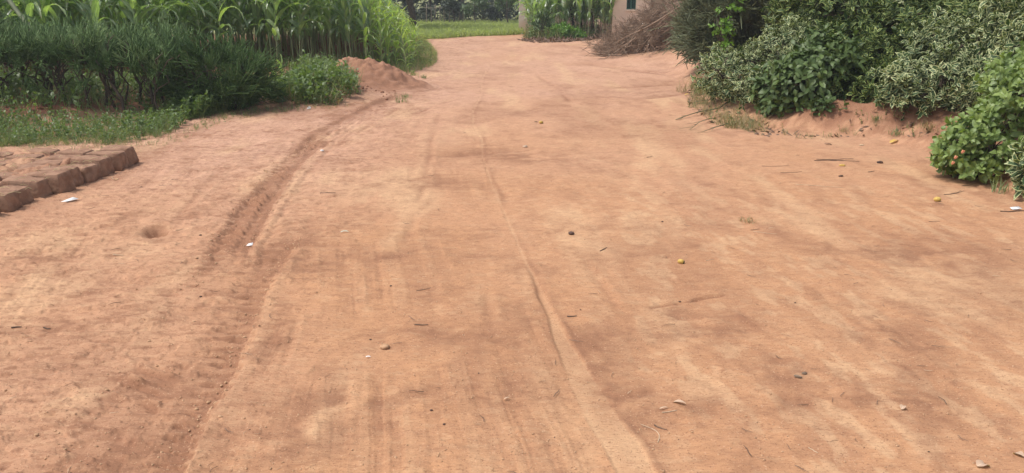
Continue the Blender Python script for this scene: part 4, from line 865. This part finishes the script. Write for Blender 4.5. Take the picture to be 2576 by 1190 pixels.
for (px, y, h, r, z0, m_, lab) in ((1192, 42.5, 1.75, .75, .55, M_farlight, 'pale leafy shrub standing at the back of the meadow near its middle'), (1275, 41.5, 1.9, .65, .7, M_farlight, 'pale leafy small tree close to the boundary wall'), (1140, 43.5, 1.3, .6, .3, M_far, 'dull green bush just right of the fence at the back of the meadow'), (1240, 43.2, .9, .5, .2, M_far, 'low dark bush between the two pale shrubs')):
    tree('shrub', lab, (px-CX)/F*(y*math.cos(TH)), y, h, r, z0, 700, m_, .04, (0, 0), .17, 7, cat_='shrub')
tl = ['dark tall tree in the wood behind the fence', 'dark tree in the wood behind the middle of the meadow', 'dark tree in the wood behind the boundary wall side']
for i, (x, y) in enumerate(((-8.2, 46), (-6.2, 47.5), (-4.6, 46.2), (-3.0, 47.2), (-1.6, 46.0), (-.2, 47.6), (1.1, 46.4), (2.8, 47), (5, 46.5), (-10.5, 46), (7.5, 47))):
    tree('tree', tl[0 if x < -2.5 else 1 if x < -.3 else 2], x, y, rng.uniform(5, 7), 2.0, .9, 2000, M_far if i % 2 else M_fardark, .10, (rng.normal(0, .15), 0), .26, 12, M_wood if i % 2 else M_bark, 'trees of the wood behind the meadow')
N = 26000; wx = rng.uniform(-26, 22, N); wy = rng.uniform(48.5, 53, N); wt = 4.6+4.5*fbm(wx/2.2, wy/9, 3, 960); T = np.stack([wx, wy, rng.uniform(0, 1, N)**.8*wt], -1); k = fbm(wx/.9, T[:, 2]/.7+wy, 3, 961) > -.16; T = T[k]; N = len(T); g = Geo()
g.add(scatter(leafp(1, .6, .2, .9, 2, .3), frames(rng.normal(size=(N, 3)), rng.uniform(0, 6.28, N)), T, rng.uniform(.16, .36, N), rng.uniform(0, 1, N)))
tag(g.build('woods', M_fardark), 'dark mass of woodland far behind the meadow', 'woods', kind='stuff')
N = 380; T = np.stack([rng.uniform(-8, 2, N), rng.uniform(44.2, 46, N), np.zeros(N)], -1); T[:, 2] = rng.uniform(0, .5, N); g = Geo()
for p in sprays(T, rng.normal(0, .3, (N, 3))+np.array([0, 0, 1]), rng.uniform(2.0, 4.0, N), protos=HERB): g.add(p)
tag(g.build('undergrowth', M_far), 'shady undergrowth along the far edge of the meadow', 'undergrowth', kind='stuff')
def fence():
    root = empty('fence', (-4.0, 43.6, 0)); n = 0
    for px in (1075, 1087, 1098, 1108, 1120, 1132, 1144, 1156, 1166):
        x = (px-CX)/F*43.6*math.cos(TH)*1.02; g = Geo(); g.add(tube(np.array([[x+4, rng.normal(0, .03), -.05], [x+4+rng.normal(0, .02), 0, .5], [x+4+rng.normal(0, .03), 0, .92+rng.normal(0, .05)]]), [.035, .032, .03], 6)); g.build('post', M_wood, root)
    g = Geo(); xs = np.array([(p-CX)/F*43.6*math.cos(TH)*1.02+4 for p in range(1070, 1172, 12)]); g.add(tube(np.stack([xs, np.full(len(xs), -.05), .80+rng.normal(0, .012, len(xs))], -1), .02, 5)); g.build('rail', M_wood, root)
    tag(root, 'rustic fence of thin wooden posts with one rail at the back of the meadow', 'fence')
fence()
# pale leaning bough crossing the maize at the far corner of the hedge
g = Geo(); A = atY(-40, -60, 12.0); B = atY(72, 66, 11.6); A2 = np.array(B)+(np.array(A)-np.array(B)); g.add(tube(np.array([A2, (A2+np.array(B))/2+[.03, 0, .03], np.array(B), np.array([B.x+.15, 11.5, .75]), np.array([B.x+.2, 11.4, hz(B.x+.2, 11.4)])]), [.035, .034, .03, .03, .03], 7))
o = g.build('leaning_bough', M_pencil2); tag(o, 'pale leaning bough among the maize above the hedge', 'bough')

# ------------------------------------------------------------------ small things on the road
M_fruit = plain('yellow_fruit', (.44, .28, .06), (.55, .39, .11), 40, .5, .003); M_darkend = plain('dark_rind', (.03, .035, .012), (.06, .06, .02), 30, .6)
M_pod = plain('dark_pod', (.045, .024, .018), (.11, .06, .042), 40, .6, .002); M_stone = plain('grey_stone', (.12, .085, .06), (.22, .16, .115), 50, .9, .003)
M_paper = plain('white_paper', (.60, .60, .60), (.72, .72, .72), 10, .6); M_clod = plain('dry_clod', (.36, .21, .115), (.48, .30, .18), 40, .95, .004)
M_pale = leafmat('pale_dead_leaf', (.42, .28, .19), (.55, .40, .29), .15, .7); M_yleaf = leafmat('yellow_leaf', (.55, .36, .08), (.62, .45, .14), .25, .6); M_gleaf = leafmat('grey_leaf', (.36, .40, .36), (.50, .54, .48), .2, .5)
M_twig = plain('road_twig', (.085, .055, .042), (.19, .125, .09), 30, .85); M_straw = plain('straw_stem', (.42, .30, .19), (.56, .43, .30), 20, .7)
def put(g, name, mat, px, py, label, catg, rot=0, dz=0, group=None):
    p = G(px, py); o = g.build(name, mat); o.location = p+Vector((0, 0, dz)); o.rotation_euler = (0, 0, rot); return tag(o, label, catg, group)
def fruit(px, py, r_, label, rot):
    r_ *= .8; p = G(px, py); root = empty('fallen_fruit', p+Vector((0, 0, r_*.75)), rot); g = Geo(); g.add(lump(r_, 2, .18, px, (1.25, .95, .9))); g.build('flesh', M_fruit, root); g = Geo(); g.add(xf(lump(r_*.62, 1, .3, px+3, (.6, 1, .95)), None, (r_*.95, 0, -r_*.12))); g.build('rind', M_darkend, root); tag(root, label, 'fruit')
fruit(1361, 311, .026, 'small orange yellow fruit with dark rind lying on the far road', .3); fruit(1713, 663, .020, 'little yellow fruit half dark lying alone mid road right of the wheel line', -.4); fruit(2357, 507, .027, 'plump yellow fruit on the dirt below the flowering bush', .1)
def blob(px, py, r_, mat, name, label, catg, sq=(1.3, 1, .7), rot=0, seed=0):
    r_ *= .75; g = Geo(); g.add(lump(r_, 2, .35, seed+px, sq)); return put(g, name, mat, px, py, label, catg, rot, r_*sq[2]*.7)
blob(1348, 308, .014, M_darkend, 'rind_scrap', 'dark green scrap of rind beside the orange yellow fruit', 'rind', (1.8, .8, .5))
blob(1437, 588, .021, M_pod, 'seed_pod', 'round dark brown seed pod near the wheel line in the middle of the road', 'seed pod', (1.25, .9, .8), -.4)
blob(2213, 412, .026, M_pod, 'seed_pod', 'long dark seed pod on the dirt left of the flowering bush', 'seed pod', (1.6, .8, .7)); blob(2115, 446, .018, M_pod, 'seed_pod', 'small dark seed pod with a thin stalk below the yellow husk', 'seed pod', (1.6, .8, .6))
blob(2118, 420, .024, M_fruit, 'husk', 'flat yellow husk on the dirt between two dark seed pods', 'husk', (1.7, .8, .6)); blob(2168, 365, .022, M_straw, 'husk', 'pale flat husk at the foot of the bare bank', 'husk', (1.8, .7, .5))
blob(2023, 944, .011, M_stone, 'stone', 'small rounded grey stone beside the broken grey stone', 'stone'); blob(2007, 953, .012, M_stone, 'stone', 'broken elongated grey stone in the near right of the road', 'stone', (1.8, .7, .7), -.5)
blob(968, 871, .024, M_clod, 'dirt_clod', 'dry yellowish clod of earth lying left of the wheel line', 'clod', (1.2, 1, .6)); blob(293, 452, .022, M_clod, 'dirt_clod', 'small broken clod at the foot of the front brick row', 'clod')
blob(810, 379, .018, M_paper, 'pebble', 'white pebble beside the tyre rut', 'pebble', (1.4, .9, .6)); blob(900, 236, .03, M_stone, 'stone', 'grey stone at the right foot of the weed clump', 'stone')
for (px, py, r_, lab) in ((1085, 1031, .006, 'tiny black seed near the long dark stain in the foreground'), (932, 851, .006, 'tiny dark seed left of the dry clod'), (505, 749, .008, 'small dark pellet inside the broad tyre track'), (1460, 784, .005, 'tiny dark seed above the black twig stub'), (1117, 1066, .006, 'tiny olive bit right of the black seed'), (983, 719, .007, 'small dark chip above the thin curved twig'), (505, 597, .010, 'dark crumbled lump beside the tyre edge right of the pit'), (355, 470, .012, 'dark scrap between the bricks and the pit'), (2000, 762, .006, 'tiny dark bit right of the surface crack'), (1666, 560, .008, 'small dark bit near the middle of the road')):
    blob(px, py, r_, M_pod, 'seed', lab, 'seed')
blob(1710, 755, .007, M_pod, 'seed', 'tiny reddish seed beside the surface crack', 'seed')
def sheet(px, py, pts, mat, name, label, catg, th=.0015, rot=0):
    P = np.array(pts, float); n = len(P); v = np.concatenate([P, P+np.array([0, 0, th])]); q = [[0, i, i+1, i+1] for i in range(1, n-1)]+[[n, n+i, n+i+1, n+i+1] for i in range(1, n-1)]+[[i, (i+1) % n, n+(i+1) % n, n+i] for i in range(n)]
    g = Geo(); a = np.zeros((2*n, 4)); a[:, 2] = .5; g.add((v, np.array(q), a)); return put(g, name, mat, px, py, label, catg, rot, .008)
sheet(177, 509, [(-.055, -.03, 0), (-.01, -.035, .004), (.055, .015, .012), (.045, .035, .008), (.005, .035, .02), (-.02, 0, .004)], M_paper, 'paper_scrap', 'torn white scrap of paper on the dirt beside the mud bricks', 'paper')
sheet(778, 277, [(-.025, -.03, 0), (.025, -.035, .002), (.02, .02, .02), (-.015, .03, .026)], M_paper, 'paper_scrap', 'small white scrap in front of the weed clump', 'paper')
sheet(629, 616, [(-.02, -.01, 0), (.02, -.012, .004), (.014, .016, .012), (-.015, .014, .006)], M_paper, 'paper_scrap', 'tiny crumpled white scrap beside the tyre tread', 'paper')
sheet(2553, 526, [(-.03, -.02, 0), (.04, -.02, .006), (.035, .02, .012), (-.03, .015, .006)], M_paper, 'paper_scrap', 'white scrap by a dark stick at the frame edge', 'paper')
sheet(1320, 370, [(-.02, -.02, 0), (.03, -.015, .004), (.02, .03, .012), (-.02, .02, .006)], M_pale, 'leaf_scrap', 'faint pale scrap far up the road', 'scrap')
def leaf(px, py, L, W, mat, label, rot, dr=.9, shape='ovate', phi=.35):
    L *= .8; W *= .75; g = Geo(); v = leafp(L, W, phi, dr, 6, .35, shape, .06); g.add((v[0]-[L*.45, 0, 0], v[1], v[2])); put(g, 'dead_leaf' if mat is not M_gleaf else 'fallen_leaf', mat, px, py, label, 'leaf', rot, .006)
leaf(867, 585, .075, .028, M_gleaf, 'small grey green leaf lying beside the wheel ruts in mid road', .2); leaf(2471, 1178, .075, .05, M_pale, 'curled pale dead leaf in the near right corner', .4, 1.6); leaf(2560, 1151, .05, .035, M_pale, 'crumpled pale dead leaf above the curled one at the frame edge', 2., 1.5)
leaf(1706, 1010, .085, .022, M_pale, 'pale curled leaf near the dark stain in the foreground', 2.7, 1.4); leaf(2255, 311, .16, .07, M_yleaf, 'large yellow dead leaf on the bare bank under the pale bush', .5, .5); leaf(2085, 363, .13, .04, M_litter, 'dark curled dead leaf at the foot of the bank', -.2, 1.4)
leaf(1728, 238, .10, .06, M_yleaf, 'yellowish leaf beside the lone wiry grass tuft', .2, .6); leaf(1670, 1028, .05, .012, M_pale, 'narrow pale leaf bit below the curled leaf', .3); leaf(1275, 1001, .04, .01, M_pale, 'faint pale straw coloured leaf bit by the wheel line', .6); leaf(2270, 1031, .05, .03, M_pale, 'thin pale leaf scrap on the near right of the road', .9); leaf(926, 897, .03, .012, M_paper, 'tiny white petal left of the dry clod', .1)
def twig(px, py, L, label, rot, bend=.3, r_=.003, mat=M_twig, forks=0, name='twig'):
    L *= .85; r_ *= .75; t = np.linspace(-.5, .5, 8); x = t*L*math.cos(rot); y = t*L*math.sin(rot); w = bend*L*(t*t-.25); x = x-w*math.sin(rot); y = y+w*math.cos(rot)
    c = G(px, py); z = H(c.x+x, c.y+y)-c.z; P = np.stack([x, y, np.maximum(z, 0)*.6+z*.4+r_*.9], -1); g = Geo(); g.add(tube(P, np.linspace(r_, r_*.55, 8), 5))
    for j in range(forks):
        Q, _ = arc(P[2+j*2], (P[-1]-P[0])/L+rng.normal(0, .5, 3)*[1, 1, .1], L*.35, (0, 0, .1), 3); g.add(tube(Q, np.linspace(r_*.7, r_*.3, 4), 4))
    put(g, name, mat, px, py, label, 'twig')
twig(1518, 629, .11, 'dark forked twig right of the wheel line', 1.0, .1, .004, forks=2); twig(1439, 801, .055, 'black stub of twig beside the wheel line', -.1, .05, .005); twig(1633, 1087, .15, 'thin curved hook of dry stem in the foreground', 1.9, 1.0, .0022, M_straw); twig(1662, 1073, .06, 'short dark bent twig next to the curved hook', -.7, .3, .0035)
twig(1684, 1036, .07, 'pale forked splinter below the pale curled leaf', .2, .1, .003, M_straw, 1); twig(2045, 1137, .045, 'short straight pale straw in the near right', -1.0, .0, .0025, M_straw); twig(1066, 728, .10, 'thin straight brown twig left of the wheel line', .5, .15, .0022); twig(1060, 819, .075, 'flat dark splinter lying left of the wheel line', .05, .05, .004)
twig(825, 487, .14, 'dark stick lying across the road right of the tyre ruts', .2, .15, .005, forks=1); twig(2100, 402, .42, 'long curved dark twig on the dirt before the bank', .05, .25, .005); twig(2105, 408, .48, 'wavy dark twig below the long curved twig', -.1, -.3, .005, forks=2); twig(1990, 436, .26, 'thin bent twig left of the yellow husk', .3, .4, .003); twig(2060, 471, .42, 'long pale straw stalk lying on the right side of the road', -.3, -.12, .003, M_straw)
twig(2192, 432, .10, 'short dark forked twig below the long seed pod', .5, .2, .004, forks=2); twig(1925, 585, .18, 'pale thin stalk on the right side of mid road', -.35, .05, .0025, M_straw); twig(1900, 578, .08, 'short dark twig next to the pale thin stalk', .3, .1, .003); twig(2400, 486, .3, 'thin brown twig lying under the flowering bush', .5, .2, .004, forks=2); twig(2548, 531, .25, 'dark stick at the frame edge below the flowering bush', .2, .1, .006)
twig(2350, 560, .10, 'small thin twig on the open dirt at the right', .15, .1, .0025); twig(1634, 394, .13, 'short diagonal dark twig far up the road', .9, .2, .004); twig(1950, 420, .3, 'faint thin twig on the right side of the far road', .1, .5, .003); twig(42, 824, .05, 'short black stick at the left side of the road', .3, .05, .006); twig(118, 824, .038, 'shorter black stick right of the first black stick', .0, .05, .005)
twig(416, 466, .11, 'dark flat stick between the bricks and the ruts', .3, .1, .005); twig(298, 644, .07, 'pale splinter on the grey crust left of the pit', .0, .05, .004, M_straw); twig(452, 578, .06, 'little broken straw just right of the pit', .9, .1, .0035, M_straw, 1); twig(285, 448, .10, 'bent pale straw leaning on the front brick row', -.9, .3, .004, M_straw); twig(440, 452, .07, 'thin grey splinter at the left of the road', .1, .1, .004); twig(1785, 655, .06, 'thin pale splinter right of the little yellow fruit', .3, .1, .0025, M_straw)
# loose grit and small bits that nobody could count
def grit(name, label, N, mat, protos, smin, smax, lim):
    u = rng.uniform(-.72, .72, N); y = np.exp(rng.uniform(math.log(1.9), math.log(lim), N)); x = u*y
    k = (x > np.interp(y, [0, 4, 8, 12, 16, 30], [-3, -3.2, -4.2, -2.5, -1.6, -2])) & (x < np.interp(y, [0, 5, 8, 10, 16, 30], [4, 3.8, 3.6, 2.6, 2.8, 3])); x, y = x[k], y[k]; n = len(x)
    s = rng.uniform(0, 1, n)**2.5*(smax-smin)+smin; T = np.stack([x, y, H(x, y)+.2*s], -1); g = Geo(); idx = rng.integers(0, len(protos), n); Rm = np.stack([rz(a) for a in rng.uniform(0, 6.28, n)])
    for j in range(len(protos)): g.add(scatter(protos[j], Rm[idx == j], T[idx == j], s[idx == j], rng.uniform(0, 1, n)[idx == j]))
    tag(g.build(name, mat), label, 'debris', kind='stuff')
grit('gravel', 'scattered grains and crumbs of red earth over the road', 9000, M_clod, [lump(1, 0, .5, i, (1.2, .9, .6)) for i in range(4)], .0012, .0052, 26)
def crumbs():
    X = []; Y = []
    for P, n, sd in ((T1, 200, .06), (AL, 240, .05), (AR, 90, .04), (BR, 260, .035), (BL, 60, .05)):
        y = rng.uniform(P.y[0], P.y[-1], n); X.append(np.interp(y, P.y, P.x)+rng.normal(0, sd, n)-.02); Y.append(y)
    x = np.concatenate(X); y = np.concatenate(Y); n = len(x); sz = .002+.0055*rng.uniform(0, 1, n)**3; T = np.stack([x, y, H(x, y)+.2*sz], -1); g = Geo(); idx = rng.integers(0, 4, n); Rm = np.stack([rz(a) for a in rng.uniform(0, 6.28, n)])
    for j in range(4): k = idx == j; g.add(scatter(lump(1, 1, .7, j+20, (1.2, .9, .7)), Rm[k], T[k], sz[k], rng.uniform(0, 1, n)[k]))
    tag(g.build('earth_crumbs', M_clod), 'loose earth crumbs along the tyre ruts', 'debris', kind='stuff')
crumbs()
def clods():
    n = 520; a = rng.uniform(0, 6.28, n); rr = np.abs(rng.normal(0, 1, n)); x = -2.3+rr*.5*np.cos(a); y = 13.0+rr*.8*np.sin(a); k = (y < 13.6) & (x < -1.75); x, y = x[k], y[k]; n = len(x); hm = .37*np.exp(-np.abs((x+2.47)/.58)**2.3-((y-13.25)/.52)**2)
    sz = .006+.026*rng.uniform(0, 1, n)**3; T = np.stack([x, y, H(x, y)+hm+.3*sz], -1); g = Geo(); idx = rng.integers(0, 4, n); Rm = np.stack([rz(q) for q in rng.uniform(0, 6.28, n)])
    for j in range(4): k = idx == j; g.add(scatter(lump(1, 1, .8, j+40, (1.2, .9, .7)), Rm[k], T[k], sz[k], rng.uniform(0, 1, n)[k]))
    tag(g.build('earth_clods', M_mound), 'loose clods of earth on and around the dirt mound', 'debris', kind='stuff')
clods()
grit('dark_grit', 'scattered dark seeds and chips over the road', 260, M_pod, [lump(1, 0, .5, i+9, (1.4, .8, .5)) for i in range(3)], .0012, .0045, 22)
TW = [tube(np.array([[-1, 0, .05], [-.3, .12, .06], [.3, .05, .06], [1, .2, .05]]), [.05, .06, .05, .03], 3), tube(np.array([[-1, 0, .05], [0, -.25, .06], [1, .1, .05]]), [.05, .06, .03], 3)]
grit('twig_litter', 'scattered tiny twigs and straws over the road', 420, M_twig, TW, .006, .034, 26)
grit('pale_straw', 'scattered tiny pale straw bits over the road', 260, M_straw, TW, .005, .022, 20)

# ------------------------------------------------------------------ air
m, nt, b = newmat('haze_air'); nt.nodes.remove(b); v = nt.nodes.new('ShaderNodeVolumePrincipled'); v.inputs['Color'].default_value = (.86, .90, .95, 1); v.inputs['Density'].default_value = .0018; v.inputs['Anisotropy'].default_value = .3
nt.links.new(v.outputs[0], nt.nodes['Material Output'].inputs['Volume'])
g = Geo(); g.add(boxp(-45, 45, -12, 62, -2, 9.5)); tag(g.build('haze', m, None, False), 'thin pale haze in the air', 'haze', kind='stuff')
# ------------------------------------------------------------------ light
w = bpy.data.worlds.new("World"); S.world = w; w.use_nodes = True; nt = w.node_tree
sk = nt.nodes.new('ShaderNodeTexSky'); sk.sky_type = 'NISHITA'; sk.sun_disc = False
EL, AZ = R(60), R(-102)
sk.sun_elevation = EL; sk.sun_rotation = AZ; sk.air_density = 1.0; sk.dust_density = 3.0; sk.ozone_density = .6
hs = nt.nodes.new('ShaderNodeHueSaturation'); hs.inputs['Saturation'].default_value = .5; nt.links.new(sk.outputs[0], hs.inputs['Color']); nt.links.new(hs.outputs[0], nt.nodes['Background'].inputs[0]); nt.nodes['Background'].inputs[1].default_value = .10
sun = bpy.data.lights.new('sun', 'SUN'); sun.energy = 1.5; sun.angle = R(10); sun.color = (1, .95, .88)
so = bpy.data.objects.new('sun', sun); COL.objects.link(so)
d = Vector((math.sin(AZ)*math.cos(EL), math.cos(AZ)*math.cos(EL), math.sin(EL))); so.rotation_euler = d.to_track_quat('Z', 'Y').to_euler()
vs = S.view_settings; vs.view_transform = 'Standard'; vs.look = 'None'; vs.gamma = 1; vs.use_curve_mapping = False; vs.exposure = 1.09
S.cycles.max_bounces = 6; S.cycles.transparent_max_bounces = 4; S.cycles.use_denoising = True; S.cycles.denoising_input_passes = 'RGB_ALBEDO_NORMAL'; S.cycles.denoising_prefilter = 'ACCURATE'; S.cycles.use_adaptive_sampling = False
